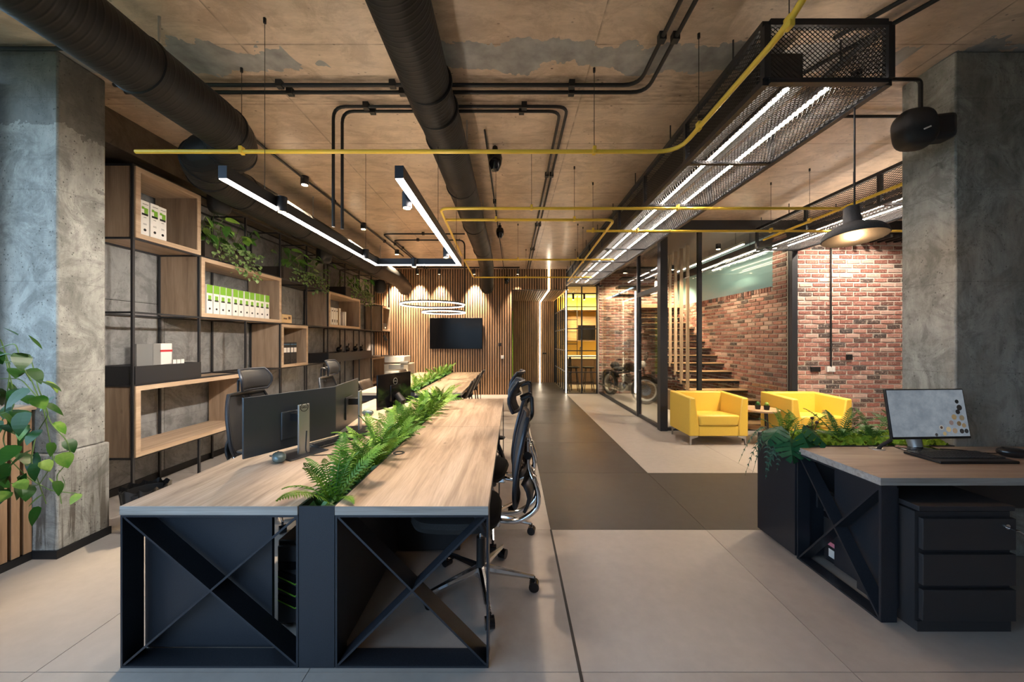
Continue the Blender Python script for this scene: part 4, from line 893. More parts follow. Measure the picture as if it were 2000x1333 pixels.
# ---- swivel chairs (facing -x)
def office_chair():
    t = thing('office_chair', 'x', 'office chair')
    MB().lathe([(0, .075), (.035, .075), (.04, .09), (.032, .13), (0, .13)], 20).build('hub', CHROME, t)
    for k in range(5):
        g = R(-5 + 72 * k); d = Vector((math.cos(g), math.sin(g), 0))
        lg = MB(); lg.tube([d * .02 + Vector((0, 0, .115)), d * .16 + Vector((0, 0, .098)), d * .315 + Vector((0, 0, .078))], [.026, .02, .013], 8); lg.build('base_leg', CHROME, t)
        e = d * .315; n_ = Vector((-d.y, d.x, 0))
        MB().cyl(e + n_ * -.024 + Vector((0, 0, .03)), e + n_ * .024 + Vector((0, 0, .03)), .03, 16).cyl(e + Vector((0, 0, .03)), e + Vector((0, 0, .08)), .008, 8).build('caster', GLOSSB, t)
    MB().cyl((0, 0, .12), (0, 0, .30), .026, 14).build('gas_lift', BLACKM, t); MB().cyl((0, 0, .30), (0, 0, .40), .016, 12).build('lift_rod', CHROME, t)
    MB().box(-.1, .12, -.07, .07, .385, .43).box(-.19, -.08, -.05, .05, .40, .43).build('mechanism', CHROME, t, bevel=.012)
    MB().ell((-.13, 0, .465), .255, .245, .045, 28, 8, None, .55).build('seat', SEATF, t); MB().ell((-.12, 0, .438), .235, .225, .022, 24, 6, None, .55).build('seat_pan', BLACKM, t)
    # back: curved mesh with a frame
    W = lambda z: .225 - .07 * max(0, (z - .8) / .25) ** 2 - .05 * max(0, (.7 - z) / .15) ** 2
    Xb = lambda z, y: .205 + .06 * math.cos((z - .56) * 4.2) * -.6 + .055 + .12 * (z - .6) * .25 - .9 * (y * y) * .7
    zs0, zs1 = .56, 1.03
    MB().surf(lambda u, v: (Xb(zs0 + (zs1 - zs0) * v, (2 * u - 1) * W(zs0 + (zs1 - zs0) * v)), (2 * u - 1) * W(zs0 + (zs1 - zs0) * v), zs0 + (zs1 - zs0) * v), 12, 12).build('back_mesh', MESHF, t, solid=.006)
    loop = [(zs0 + (zs1 - zs0) * k / 10, 1) for k in range(11)] + [(zs1, 1 - .5 * k / 2) for k in (1, 2, 3)] + [(zs1 - (zs1 - zs0) * k / 10, -1) for k in range(11)] + [(zs0, -1 + .5 * k) for k in (1, 2, 3)]
    MB().tube([(Xb(z, s * W(z)), s * W(z), z) for z, s in loop], .0135, 8, True).build('back_frame', METALD, t)
    MB().surf(lambda u, v: (.285 - .5 * ((2 * u - 1) * .19) ** 2 * 2 + .025 * math.sin(math.pi * v), (2 * u - 1) * .19, .53 + .15 * v), 10, 4).build('lumbar_pad', BLACK, t, solid=.016)
    MB().surf(lambda u, v: (.27 - .6 * ((2 * u - 1) * .2) ** 2 * 2, (2 * u - 1) * .2, .72 + .035 * v), 10, 2).build('lumbar_band', BLACK, t, solid=.012)
    hr = MB().surf(lambda u, v: (.225 - .035 * math.sin(math.pi * v) - 1.6 * ((2 * u - 1) * .15) ** 2 + .03 * v, (2 * u - 1) * .15 * (1 - .18 * (2 * v - 1) ** 2), 1.06 + .165 * v), 10, 6).build('headrest', MESHF, t, solid=.012)
    lp = [((2 * u - 1), v) for u, v in [(1, k / 6) for k in range(7)] + [(1 - k / 6, 1) for k in range(1, 6)] + [(0, 1 - k / 6) for k in range(7)] + [(k / 6, 0) for k in range(1, 6)]]
    MB().tube([(.225 - .035 * math.sin(math.pi * v) - 1.6 * (s * .15) ** 2 + .03 * v, s * .15 * (1 - .18 * (2 * v - 1) ** 2), 1.06 + .165 * v) for s, v in lp], .011, 8, True).build('headrest_frame', METALD, hr)
    for s in (-1, 1):
        MB().tube(fillet([(.08, s * .04, .42), (.22, s * .055, .41), (.345, s * .06, .50), (.33, s * .06, .62), (.275, s * .05, .72), (.275, s * .045, .88)], .06, 4), .0145, 10).build('spine_tube', CHROME, t)
        MB().tube(fillet([(.235, s * .05, 1.12), (.30, s * .05, 1.15), (.305, s * .045, 1.02), (.265, s * .03, .98)], .03, 4), .010, 8).build('headrest_arm', BLACK, t)
        MB().tube(fillet([(.06, s * .2, .43), (.05, s * .285, .46), (-.02, s * .285, .62)], .05, 4), .018, 8).build('arm_post', METALD, t)
        MB().ell((-.05, s * .285, .635), .115, .042, .014, 16, 6, None, .6).build('armrest', BLACKM, t)
    MB().cyl((.275, -.07, .80), (.275, .07, .80), .022, 12).cyl((.285, -.06, .64), (.285, .06, .64), .028, 12).build('back_joint', BLACK, t)
    MB().ell((.31, 0, .64), .02, .035, .04, 12, 8).build('lever_knob', GLOSSB, t)
    return t
ch = office_chair(); GRP = 'black mesh office chairs at the long desk'
cb, cc_, cd = copy_tree(ch), copy_tree(ch), copy_tree(ch)
place(ch, (-.185, 2.14, 0), R(0), 'black mesh office chair with chrome base, nearest to the camera on the passage side', GRP)
place(cb, (-.16, 2.80, 0), R(-8), 'black mesh office chair directly behind the nearest one on the passage side', GRP)
place(cc_, (-1.95, 2.98, 0), R(172), 'black mesh office chair behind the two dark grey monitors on the shelf side', GRP)
place(cd, (-1.95, 4.32, 0), R(184), 'black mesh office chair on the shelf side, only its headrest showing above the monitors', GRP)
# ---- waste bin
t = thing('waste_bin', 'black waste bin with a crumpled black liner by the column', 'waste bin', (-2.86, 2.82, 0))
MB().lathe([(0, 0), (.11, 0), (.135, .30), (.13, .30), (.106, .01), (0, .01)], 28, (-2.86, 2.82, 0)).build('bin', BLACKM, t)
_r = random.Random(5)
MB().surf(lambda u, v: (-2.86 + (.132 + .012 * math.sin(u * 2 * math.pi * 9) + .01 * v) * math.cos(2 * math.pi * u), 2.82 + (.132 + .012 * math.sin(u * 2 * math.pi * 7 + 1) + .01 * v) * math.sin(2 * math.pi * u), .22 + .11 * v + .012 * math.sin(u * 2 * math.pi * 11)), 60, 3, True).build('liner', plain('bin_bag', (.008, .008, .009), .22), t)
# ================================================================ MEETING TABLE
t = thing('meeting_table', 'long oak meeting table with a grass planter down its middle before the slatted wall', 'table', (-1.46, 6.8, 0))
for x0, x1 in ((-2.22, -1.535), (-1.385, -.71)): two_tone(MB().box(x0, x1, 5.14, 8.5, .684, .724).build('tabletop', OAKY, t, smooth=False, bevel=.0015))
for y in (5.16, 8.4): MB().box(-2.2, -2.19, y, y + .09, 0, .684).box(-.74, -.73, y, y + .09, 0, .684).box(-2.19, -.74, y, y + .01, .6, .684).build('leg_frame', METALD, t)
MB().box(-1.533, -1.387, 5.15, 8.49, .5, .722).build('planter', BLACK, t); mossy('moss', -1.53, -1.39, 5.16, 8.48, .725, t, .05, FERND, 24)
for i in range(11):
    fern(f'grassy green fern in the meeting table planter, {ORD[i]} from the long desk', 'ferns of the meeting table', (-1.46, 5.28 + .305 * i, .73), .95, 11, 'light', 60 + i, .75)
def meeting_chair():
    t = thing('meeting_chair', 'x', 'chair')
    MB().ell((-.02, 0, .45), .235, .23, .03, 20, 6, None, .5).build('seat', SEATF, t)
    MB().surf(lambda u, v: (.20 + .16 * v - .5 * ((2 * u - 1) * .22) ** 2, (2 * u - 1) * .22, .5 + .34 * v), 8, 6).build('backrest', plain('dark_leather', (.03, .022, .018), .4), t, solid=.025)
    for sx in (-1, 1):
        for sy in (-1, 1): MB().cyl((sx * .17, sy * .18, .44), (sx * .22, sy * .22, 0), .012, 8).build('leg', BLACK, t)
    return t
mc = meeting_chair(); first = True
for k, (x, y, rz, lab) in enumerate(((-.95, 5.75, 0, 'dark chair on the passage side of the meeting table, nearest the long desk'), (-.95, 6.75, 0, 'dark chair on the passage side of the meeting table, in the middle'), (-.95, 7.75, 0, 'dark chair on the passage side of the meeting table, nearest the slatted wall'), (-2.02, 5.75, 180, 'dark chair on the shelf side of the meeting table, nearest the glossy monitor'), (-2.02, 6.75, 180, 'dark chair on the shelf side of the meeting table, in the middle'), (-2.02, 7.75, 180, 'dark chair on the shelf side of the meeting table, nearest the printer'))):
    o = mc if first else copy_tree(mc); first = False
    place(o, (x, y, 0), R(rz), lab, 'dark chairs at the meeting table')
# ---- television and printer
t = thing('television', 'large black wall-mounted television on the slatted wall', 'television', (-1.5, 9.76, 1.67))
MB().box(-2.22, -.80, 9.72, 9.765, 1.245, 2.085).build('cabinet', BLACKM, t, bevel=.004); MB().box(-2.212, -.808, 9.716, 9.72, 1.255, 2.077).build('screen', TVB, t); MB().box(-1.8, -1.2, 9.765, 9.8, 1.5, 1.85).build('wall_mount', BLACKM, t)
t = thing('printer', 'tall beige office printer standing at the end of the shelves', 'printer', (-2.75, 8.8, 0))
BEI = plain('printer_beige', (.62, .55, .45), .5)
MB().box(-3.02, -2.45, 8.5, 9.1, 0, .92).build('body', BEI, t, bevel=.015); MB().box(-3.02, -2.55, 8.52, 9.08, .95, 1.1).build('scanner', WHITE, t, bevel=.02)
for k in range(3): MB().box(-2.99, -2.5, 8.485, 8.5, .12 + .22 * k, .31 + .22 * k).build('paper_drawer', WHITE, t, bevel=.006)
MB().box(-2.62, -2.44, 8.46, 8.6, .93, .98).build('control_panel', GREY, t, bevel=.008); MB().box(-2.9, -2.55, 8.49, 8.5, .80, .90).build('output_slot', GREY, t)
for nm, lab, x0, x1, z0, z1, y in (('wall_switch', 'black switch plate on the slatted wall right of the television', -.37, -.29, 1.32, 1.41, 9.795), ('wall_socket', 'white switch plate low on the slatted wall near the passage', -.3, -.22, .98, 1.07, 9.795)):
    t = thing(nm, lab, 'switch', ((x0 + x1) / 2, y, z0)); m = BLACKM if nm == 'wall_switch' else WHITE
    MB().box(x0, x1, y - .012, y + .004, z0, z1).build('plate', m, t, bevel=.003); MB().box(x0 + .015, x1 - .015, y - .016, y - .012, z0 + .015, z1 - .015).build('rocker', m, t)
t = thing('door_handle_plate', 'small black handle on the slatted end wall of the passage', 'handle', (1.13, 12.69, 1.02)); MB().box(1.06, 1.2, 12.67, 12.7, 1.0, 1.05).build('plate', BLACKM, t, bevel=.004); MB().cyl((1.09, 12.67, 1.025), (1.09, 12.63, 1.025), .01, 10).build('lever', BLACKM, t)
# ================================================================ LOUNGE
def armchair(label, x0, y0, w_=.82, d_=.64):
    t = thing('armchair', label, 'armchair', (x0 + w_ / 2, y0 + d_ / 2, 0), 'yellow armchairs'); x1, y1 = x0 + w_, y0 + d_
    for s, xa in ((1, x0), (-1, x1)):     # arm: outer face upright, inner face slanting
        b = MB(); a_in_top, a_in_bot = .085, .135
        pr = [(xa, y0, .13), (xa + s * a_in_bot, y0, .13), (xa + s * a_in_bot, y0, .26), (xa + s * a_in_top, y0, .665), (xa, y0, .665)]
        if s < 0: pr.reverse()
        b.prism(pr, (0, d_, 0)); 
        for i in range(5):        # arms rise a little towards the back
            v = b.v[5 + i]
            if v[2] > .6: b.v[5 + i] = (v[0], v[1], v[2] + .02)
        b.build('arm', YFAB, t, bevel=.016)
    MB().prism([(x0 + .085, y1, .26), (x0 + .085, y1, .685), (x0 + .085, y1 - .13, .685), (x0 + .085, y1 - .19, .26)], (w_ - .17, 0, 0)).build('backrest', YFAB, t, bevel=.016)
    MB().box(x0 + .135, x1 - .135, y0 + .004, y1, .13, .27).build('base', YFAB, t, bevel=.012)
    c = MB().box(x0 + .138, x1 - .138, y0 - .012, y1 - .17, .272, .43); k = []
    for v in c.v: k.append((v[0] + ((-.025 if v[0] < x0 + w_ / 2 else .025) if v[2] > .4 else 0), v[1], v[2] - (.03 if v[2] > .4 and v[1] > y0 + .2 else 0)))
    c.v = k; c.build('seat_cushion', YFAB, t, bevel=.03)
    for sx, fx in ((1, x0 + .02), (-1, x1 - .02)):
        for sy, fy in ((1, y0 + .02), (-1, y1 - .02)):
            MB().prism([(fx, fy, 0), (fx + sx * .012, fy, 0), (fx + sx * .02, fy, .085), (fx + sx * .11, fy, .115), (fx + sx * .11, fy, .13), (fx, fy, .13)], (0, sy * .022, 0)).build('leg', STEEL, t)
    return t
armchair('yellow leather armchair in front of the glass corner', 2.475, 5.03)
armchair('yellow leather armchair in front of the brick wall, partly behind the plants', 3.83, 4.93)
t = thing('side_table', 'round oak side table between the yellow armchairs', 'table', (3.56, 5.2, 0))
MB().lathe([(0, .462), (.245, .462), (.25, .47), (.25, .485), (.245, .49), (0, .49)], 40, (3.56, 5.2, 0)).build('top', STEPW, t)
for g in (30, 150, 270): MB().cyl((3.56 + .16 * math.cos(R(g)), 5.2 + .16 * math.sin(R(g)), .462), (3.56 + .2 * math.cos(R(g)), 5.2 + .2 * math.sin(R(g)), 0), .012, 8).build('leg', BLACK, t)
MB().lathe([(0, .2), (.16, .2), (.16, .215), (0, .215)], 30, (3.56, 5.2, 0)).build('lower_shelf', STEPW, t)
for k, (x, y) in enumerate(((3.50, 5.14), (3.585, 5.08))):
    t = thing('potted_cactus', ('small cactus in a black pot at the back of the round side table', 'small pale cactus in a black pot at the front of the round side table')[k], 'cactus', (x, y, .49), 'little cacti')
    MB().lathe([(0, 0), (.03, 0), (.038, .06), (.033, .06), (.03, .05), (0, .05)], 18, (x, y, .49)).build('pot', BLACKM, t); MB().ell((x, y, .565), .027, .027, .035, 12, 8).build('cactus', (FERND, VARIEG)[k], t)
ceil_spot('added black ceiling spotlight washing the brick wall behind the pendant lamp', 4.95, 5.0, 30, (5.0, 5.9, 1.3), col=(1, .86, .7)); ceil_spot('added black ceiling spotlight washing the brick wall next to the column', 5.55, 5.0, 30, (5.7, 5.9, 1.1), col=(1, .86, .7))  # ceiling spots added to brighten the brick, following bright pools on it
ceil_spot('added black spotlight in the mesh tray behind the pendant lamp, lighting the armchairs', 4.02, 4.2, 105, (3.3, 4.7, 0), 3.07)  # lamp added inside the tray, out of sight, to brighten the lounge
# ---- fittings on the brick wall
t = thing('wall_conduit', 'thin black conduit running down the brick wall to a white switch', 'conduit', (5.17, 5.88, 1.1)); MB().cyl((5.19, 5.872, 1.03), (5.19, 5.872, 3.1), .012, 8).build('pipe', BLACKM, t)
for nm, lab, x, z, w_, h_, m in (('wall_switch', 'white switch plate at the foot of the conduit on the brick wall', 5.19, 1.0, .13, .09, WHITE), ('wall_socket', 'black double socket on the brick wall left of the white switch', 4.94, 1.0, .15, .08, BLACKM), ('wall_sensor', 'small black square sensor on the brick wall', 5.49, 1.20, .09, .085, BLACKM)):
    t = thing(nm, lab, 'wall fitting', (x, 5.87, z)); MB().box(x - w_ / 2, x + w_ / 2, 5.862, 5.89, z - h_ / 2, z + h_ / 2).build('plate', m, t, bevel=.004); MB().box(x - w_ / 2 + .015, x - .004, 5.858, 5.862, z - h_ / 2 + .015, z + h_ / 2 - .015).box(x + .004, x + w_ / 2 - .015, 5.858, 5.862, z - h_ / 2 + .015, z + h_ / 2 - .015).build('rocker', m, t)
# ================================================================ STAIRCASE
t = thing('staircase', 'open staircase of oak treads between the brick wall and hanging wooden slats', 'staircase', (4.0, 8, 0))
D0, RI, GO = 8.53, .158, .26
for n in range(-6, 10):                    # n counts down from the tread at eye level
    z = H - RI * n; y = D0 - GO * n
    tr_ = MB().box(3.45, WX - .005, y, y + .30, z - .05, z - .012).build('tread', BLACKM, t)
    MB().box(3.45, WX - .005, y - .004, y + .30, z - .012, z).build('tread_top', STEPW, tr_)
    if 1 <= n <= 6:
        MB().box(3.42, 3.475, y + .1, y + .135, z - .085, 3.34).build('hanging_slat', OAKZ, t)
        MB().box(3.475, 3.60, y + .1, y + .135, z - .085, z - .05).build('slat_foot', OAKZ, t)
for k in range(6):                         # upper flight rising back towards the camera
    z = 2.62 + .17 * k; y = 8.9 - .28 * k
    if z > 3.3: break
    tr_ = MB().box(2.55, 3.42, y, y + .29, z - .05, z - .012).build('tread', BLACKM, t); MB().box(2.55, 3.42, y - .004, y + .29, z - .012, z).build('tread_top', STEPW, tr_)
MB().box(3.45, WX - .03, 9.7, 10.0, 2.36, 2.44).build('landing', STEPW, t)
ceil_spot('added black ceiling spotlight over the motorcycle behind the glass', 2.95, 9.45, 75, (2.95, 10.0, 1.2), 3.34); ceil_spot('added black ceiling spotlight inside the glass door', 2.9, 6.9, 110, (3.0, 8.4, .3), 3.34, ang=80); ceil_spot('added black ceiling spotlight over the stair landing', 4.0, 9.0, 90, (4.0, 9.9, 1.4), 3.34)  # three spots added to brighten the stair room behind the glass
ceil_spot('added black ceiling spotlight above the oak treads of the stair', 4.0, 7.0, 32, (4.0, 7.3, 0), 3.34)  # extra spot added to brighten the treads
# ---- low ledge and motorcycle behind the glass
tag(MB().box(3.34, 3.42, 7.4, 9.6, 0, .42).build('ledge', plain('ledge_wood', (.20, .13, .08), .5), at=(3.2, 8, 0)), 'low dark wooden ledge beside the motorcycle behind the glass', 'ledge')
t = thing('motorcycle', 'black vintage motorcycle with chrome parts parked behind the glass', 'motorcycle', (0, 0, 0))
def wheel(c, steer):
    m = Matrix.Rotation(R(steer), 3, 'Z') @ Matrix.Rotation(R(90), 3, 'X'); c = Vector(c)
    w_ = MB().lathe([(.25, -.04), (.30, -.045), (.325, -.02), (.325, .02), (.30, .045), (.25, .04), (.25, -.04)], 36, c, m).build('tyre', BLACKM, t)
    MB().lathe([(.215, -.028), (.262, -.034), (.262, .034), (.215, .028), (.215, -.028)], 36, c, m).build('rim', plain('polished_rim', (.8, .8, .78), .3, .4), w_)
    MB().lathe([(0, -.05), (.05, -.05), (.05, .05), (0, .05)], 16, c, m).lathe([(.06, .03), (.13, .03), (.13, .036), (.06, .036), (.06, .03)], 24, c, m).build('hub', CHROME, w_); sp_ = MB()
    for k in range(18):
        a = 2 * math.pi * k / 18; sp_.cyl(c + m @ Vector((.045 * math.cos(a), .045 * math.sin(a), .02 * (-1) ** k)), c + m @ Vector((.24 * math.cos(a + .25), .24 * math.sin(a + .25), 0)), .003, 4)
    sp_.build('spokes', CHROME, w_)
# along local +x forward
wheel((.72, 0, .325), 42); wheel((-.72, 0, .325), 0)
MB().surf(lambda u, v: (.72 + .36 * math.cos(R(20 + 130 * u)) * math.cos(R(28)) - (v - .5) * .13 * math.sin(R(28)) * 1, .36 * math.cos(R(20 + 130 * u)) * math.sin(R(28)) + (v - .5) * .13, .325 + .36 * math.sin(R(20 + 130 * u))), 12, 3).build('front_fender', GLOSSB, t, solid=.006)
MB().surf(lambda u, v: (-.72 + .37 * math.cos(R(30 + 150 * u)), (v - .5) * .17, .325 + .37 * math.sin(R(30 + 150 * u))), 12, 3).build('rear_fender', GLOSSB, t, solid=.006)
for s in (-1, 1):
    MB().tube([(.72, s * .07, .325), (.56, s * .08, .72), (.5, s * .08, .9)], [.022, .024, .026], 10).build('fork', CHROME, t)
    MB().tube(fillet([(.5, s * .06, .95), (.46, s * .2, 1.03), (.3, s * .36, 1.02)], .06), .012, 8).build('handlebar', CHROME, t)
    MB().cyl((.3, s * .36, 1.02), (.2, s * .38, 1.015), .018, 10).build('grip', BLACKM, t)
    MB().tube([(.36, s * .3, 1.03), (.36, s * .33, 1.13)], .005, 6).ell((.36, s * .33, 1.16), .012, .05, .035, 12, 8).build('mirror', CHROME, t)
    MB().tube(fillet([(.12, s * .13, .45), (.28, s * .16, .4), (.1, s * .18, .22), (-.5, s * .19, .26), (-.95, s * .19, .3)], .08), .026, 10).build('exhaust', CHROME, t)
    MB().cyl((-.72, s * .12, .35), (-.5, s * .13, .68), .022, 10).build('shock', CHROME, t)
MB().ell((.56, 0, .92), .1, .095, .095, 18, 12).build('headlight', CHROME, t); MB().ell((.63, 0, .92), .035, .08, .08, 18, 10).build('headlight_glass', WHITE, t)
MB().ell((.2, 0, .82), .28, .13, .11, 22, 12, Matrix.Rotation(R(8), 3, 'Y')).build('fuel_tank', GLOSSB, t)
MB().ell((-.28, 0, .74), .28, .14, .06, 20, 8).ell((-.5, 0, .82), .1, .13, .1, 16, 8).build('saddle', SEATF, t)
en = MB().box(-.18, .22, -.11, .11, .24, .42).build('engine_block', STEEL, t, bevel=.03)
for k, a in ((0, 22), (1, -22)):
    m = Matrix.Rotation(R(a), 3, 'Y'); c = Vector((.02, 0, .4))
    for j in range(6): MB().obox(c + m @ Vector((0, 0, .05 + .035 * j)), (.14, .16, .016), m).build('cooling_fin', CHROME if j == 5 else STEEL, en)
    MB().cyl(c, c + m @ Vector((0, 0, .24)), .055, 14).build('cylinder_barrel', STEEL, en)
MB().lathe([(0, 0), (.08, 0), (.085, .02), (.06, .045), (0, .05)], 20, (.05, -.11, .36), Matrix.Rotation(R(90), 3, 'X')).build('air_filter', CHROME, t)
MB().tube([(.48, 0, .9), (.1, 0, .7), (-.4, 0, .62), (-.72, 0, .36)], .022, 8).tube([(.48, 0, .85), (.3, 0, .35), (-.3, 0, .26), (-.72, 0, .34)], .02, 8).build('frame', BLACK, t)
place(t, (2.86, 9.02, 0), R(-72))
# ================================================================ KITCHEN
t = thing('kitchen_cabinet', 'dark lower kitchen cabinets with a light worktop behind the gridded glass', 'cabinet', (2.5, 12.4, 0))
MB().box(1.9, 3.19, 12.1, 12.7, 0, .86).build('body', plain('dark_wood', (.10, .06, .035), .5), t, bevel=.004); MB().box(1.88, 3.195, 12.07, 12.72, .86, .9).build('worktop', PAPER, t)
for k in range(3): MB().box(1.92 + .42 * k, 2.32 + .42 * k, 12.08, 12.1, .08, .84).build('door', plain('dark_wood_front', (.12, .075, .045), .45), t)
MB().tube(fillet([(2.35, 12.45, .9), (2.35, 12.45, 1.25), (2.35, 12.25, 1.25), (2.35, 12.25, 1.12)], .08), .012, 8).build('faucet', BLACKM, t)
t = thing('wall_cabinet', 'wooden upper kitchen cabinets with a dark glass front', 'cabinet', (2.5, 12.5, 1.7))
MB().box(1.9, 3.19, 12.35, 12.7, 1.45, 2.3).build('body', OAKX, t, bevel=.003); MB().box(2.25, 2.85, 12.33, 12.35, 1.5, 2.0).build('oven_front', GLOSSB, t); MB().box(1.9, 2.22, 12.335, 12.35, 1.47, 2.28).build('door', STEPW, t)
t = thing('kitchen_rack', 'thin black metal rack hanging over the kitchen worktop', 'rack', (1.9, 11.9, 1.5))
for z in (1.35, 1.75, 2.15): MB().box(1.6, 2.15, 11.86, 11.88, z, z + .02).build('shelf_rail', BLACK, t)
for x in (1.6, 2.13): MB().box(x, x + .02, 11.86, 11.88, 1.0, 2.95).build('upright', BLACK, t)
t = thing('bar_table', 'white-topped bar table on slanting legs behind the kitchen glazing', 'table', (2.0, 10.9, 0))
MB().box(1.6, 2.9, 10.6, 11.2, .98, 1.02).build('top', PAPER, t, bevel=.004)
for x in (1.75, 2.75):
    for s in (-1, 1): MB().bar((x, 10.9 + s * .28, 0), (x, 10.9 + s * .1, .98), .03, .03).build('leg', BLACK, t)
def stool(label, x, y):
    t = thing('bar_stool', label, 'stool', (x, y, 0), 'dark bar stools in the kitchen')
    MB().lathe([(0, .68), (.17, .68), (.18, .7), (.17, .72), (0, .725)], 24, (x, y, 0)).build('seat', BLACKM, t)
    for k in range(4):
        a = R(45 + 90 * k); MB().cyl((x + .1 * math.cos(a), y + .1 * math.sin(a), .68), (x + .2 * math.cos(a), y + .2 * math.sin(a), 0), .012, 8).build('leg', BLACK, t)
    MB().lathe([(.148, .26), (.16, .26), (.16, .275), (.148, .275), (.148, .26)], 24, (x, y, 0)).build('foot_ring', BLACK, t)
stool('dark bar stool in the kitchen nearest the lit glass corner', 1.78, 10.42); stool('dark bar stool in the middle of the kitchen glazing', 2.2, 10.4); stool('dark bar stool beside the brick wall of the kitchen', 2.65, 10.42)
t = thing('kitchen_track', 'black track with spotlights under the yellow kitchen ceiling', 'track light', (2.2, 11.5, 2.95))
MB().box(1.7, 3.0, 11.48, 11.52, 2.95, 2.985).build('rail', BLACK, t)
for x in (1.95, 2.3, 2.7):
    h_ = MB().cyl((x, 11.5, 2.78), (x, 11.5, 2.95), .035, 14).build('spot_head', BLACK, t); MB().cyl((x, 11.5, 2.775), (x, 11.5, 2.78), .026, 12).build('lens', BULB, h_)
    spot('spot_lamp', t, (x, 11.5, 2.765), (x, 11.9, .9), 26, 110, (1, .7, .32))
t = thing('cove_light', 'warm cove light strip under the kitchen ceiling', 'light strip', (2.5, 12.6, 2.6)); MB().box(1.7, 3.15, 12.5, 12.72, 2.5, 2.54).build('ledge', OAKX, t); MB().box(1.7, 3.15, 12.55, 12.7, 2.541, 2.55).build('strip', emit('warm_cove', (1, .62, .16), 5), t)
l = bpy.data.lights.new('cove_area_light', 'AREA'); l.energy = 14; l.color = (1, .66, .22); l.shape = 'RECTANGLE'; l.size = 1.4; l.size_y = .12
lo = bpy.data.objects.new('cove_area_light', l); COL.objects.link(lo); lo.parent = t; lo.location = (0, -.03, -.03 - .02); lo.rotation_euler = (R(180), 0, 0)
lo.location = (0, .02, -.03)
# ================================================================ RECEPTION DESK
RZ = .75; RX0, RY0, RY1 = 1.91, 1.87, 2.425
t = thing('reception_desk', 'grey-brown oak desk with a crossed steel end frame beside the concrete column', 'desk', (2.6, 2.15, 0))
two_tone(MB().box(RX0, 3.75, RY0, RY1, RZ - .04, RZ).build('desktop', wood('oak_reception', 0, (.19, .145, .11), (.285, .22, .17), (.36, .29, .23), .45), t, smooth=False, bevel=.0015))
xframe(t, RY0 + .003, RY1, RX0 + .003, RZ - .042, .082, .01, 'y')
MB().box(RX0 + .004, RX0 + .085, RY0 + .0005, RY0 + .004, 0, RZ - .042).build('leg_face', METALD, t)
MB().box(RX0 + .1, RX0 + .115, RY0 + .02, 2.25, .06, .69).build('side_screen', METALD, t)
MB().box(RX0 + .12, 3.7, 2.395, 2.41, .35, RZ - .045).build('modesty_panel', BLACK, t)
MB().box(2.62, 2.70, RY0 + .35, RY0 + .43, 0, RZ - .04).build('leg', METALD, t); MB().box(3.6, 3.68, RY0 + .02, RY0 + .1, 0, RZ - .04).build('leg', METALD, t)
gm = MB().lathe([(.026, -.004), (.026, .002), (.04, .004), (.042, 0), (.042, -.004)], 24, (2.40, 2.375, RZ)).build('cable_grommet', SILV, t)
MB().tube([(2.40, 2.375, RZ - .02), (2.42, 2.37, RZ + .02), (2.475, 2.355, RZ + .065)], .011, 8).build('cable_sleeve', BLACKM, t)
PLB = thing('planter_box', 'tall dark metal planter box behind the reception desk', 'planter', (2.4, 2.62, 0))
for q in ((RX0 - .005, RX0 + .003, 2.43, 2.8), (2.97, 2.98, 2.43, 2.8)): MB().box(*q, .015, RZ + .005).build('end_panel', METALD, PLB)
for q in ((RX0 + .003, 2.97, 2.43, 2.438), (RX0 + .003, 2.97, 2.792, 2.8)): MB().box(*q, .015, RZ + .005).build('long_panel', METALD, PLB)
MB().box(RX0 + .01, 2.96, 2.44, 2.79, .55, .69).build('soil', SOIL, PLB); mossy('moss', RX0 + .01, 2.96, 2.44, 2.79, .73, PLB, .055, MOSS, 60)
# pedestal
t = thing('drawer_pedestal', 'dark three-drawer pedestal with keys in its lock under the reception desk', 'drawer unit', (2.27, 2.08, 0))
X0, X1, Y0, Y1 = 2.03, 2.51, 1.80, 2.13
PED = speck('pedestal_anthracite', (.022, .021, .023), (.034, .032, .035), 500, .5, 0, .15)
MB().box(X0, X1, Y0 + .02, Y1, .05, .60).build('carcass', PED, t); MB().box(X0, X1, Y0, Y1, .61, .635).build('top', PED, t, bevel=.002); MB().box(X0 + .005, X1 - .005, Y0 + .012, Y1, 0, .052).build('plinth', PED, t)
for k in range(3): dr = MB().box(X0 + .018, X1 + .002, Y0 - .002, Y0 + .019, .062 + .178 * k, .217 + .178 * k).build('drawer', PED, t, bevel=.0015)
lk = MB().cyl((X1 - .045, Y0 - .006, .535), (X1 - .045, Y0 + .002, .535), .013, 16).build('lock', CHROME, t)
MB().obox((X1 - .035, Y0 - .022, .53), (.02, .03, .003)).tube([(X1 - .03, Y0 - .035, .53), (X1 - .01, Y0 - .04, .515), (X1 + .0, Y0 - .04, .49), (X1 - .012, Y0 - .04, .475)], .003, 6).obox((X1 + .0, Y0 - .04, .47), (.012, .004, .04)).build('key', CHROME, t)
t = tower('computer tower with a pink sticker behind the end frame of the reception desk', -.075, .075, -.2, .2, 0, .46, False); t.location = (2.05, 2.31, .02); t.rotation_euler = (0, 0, R(-90))
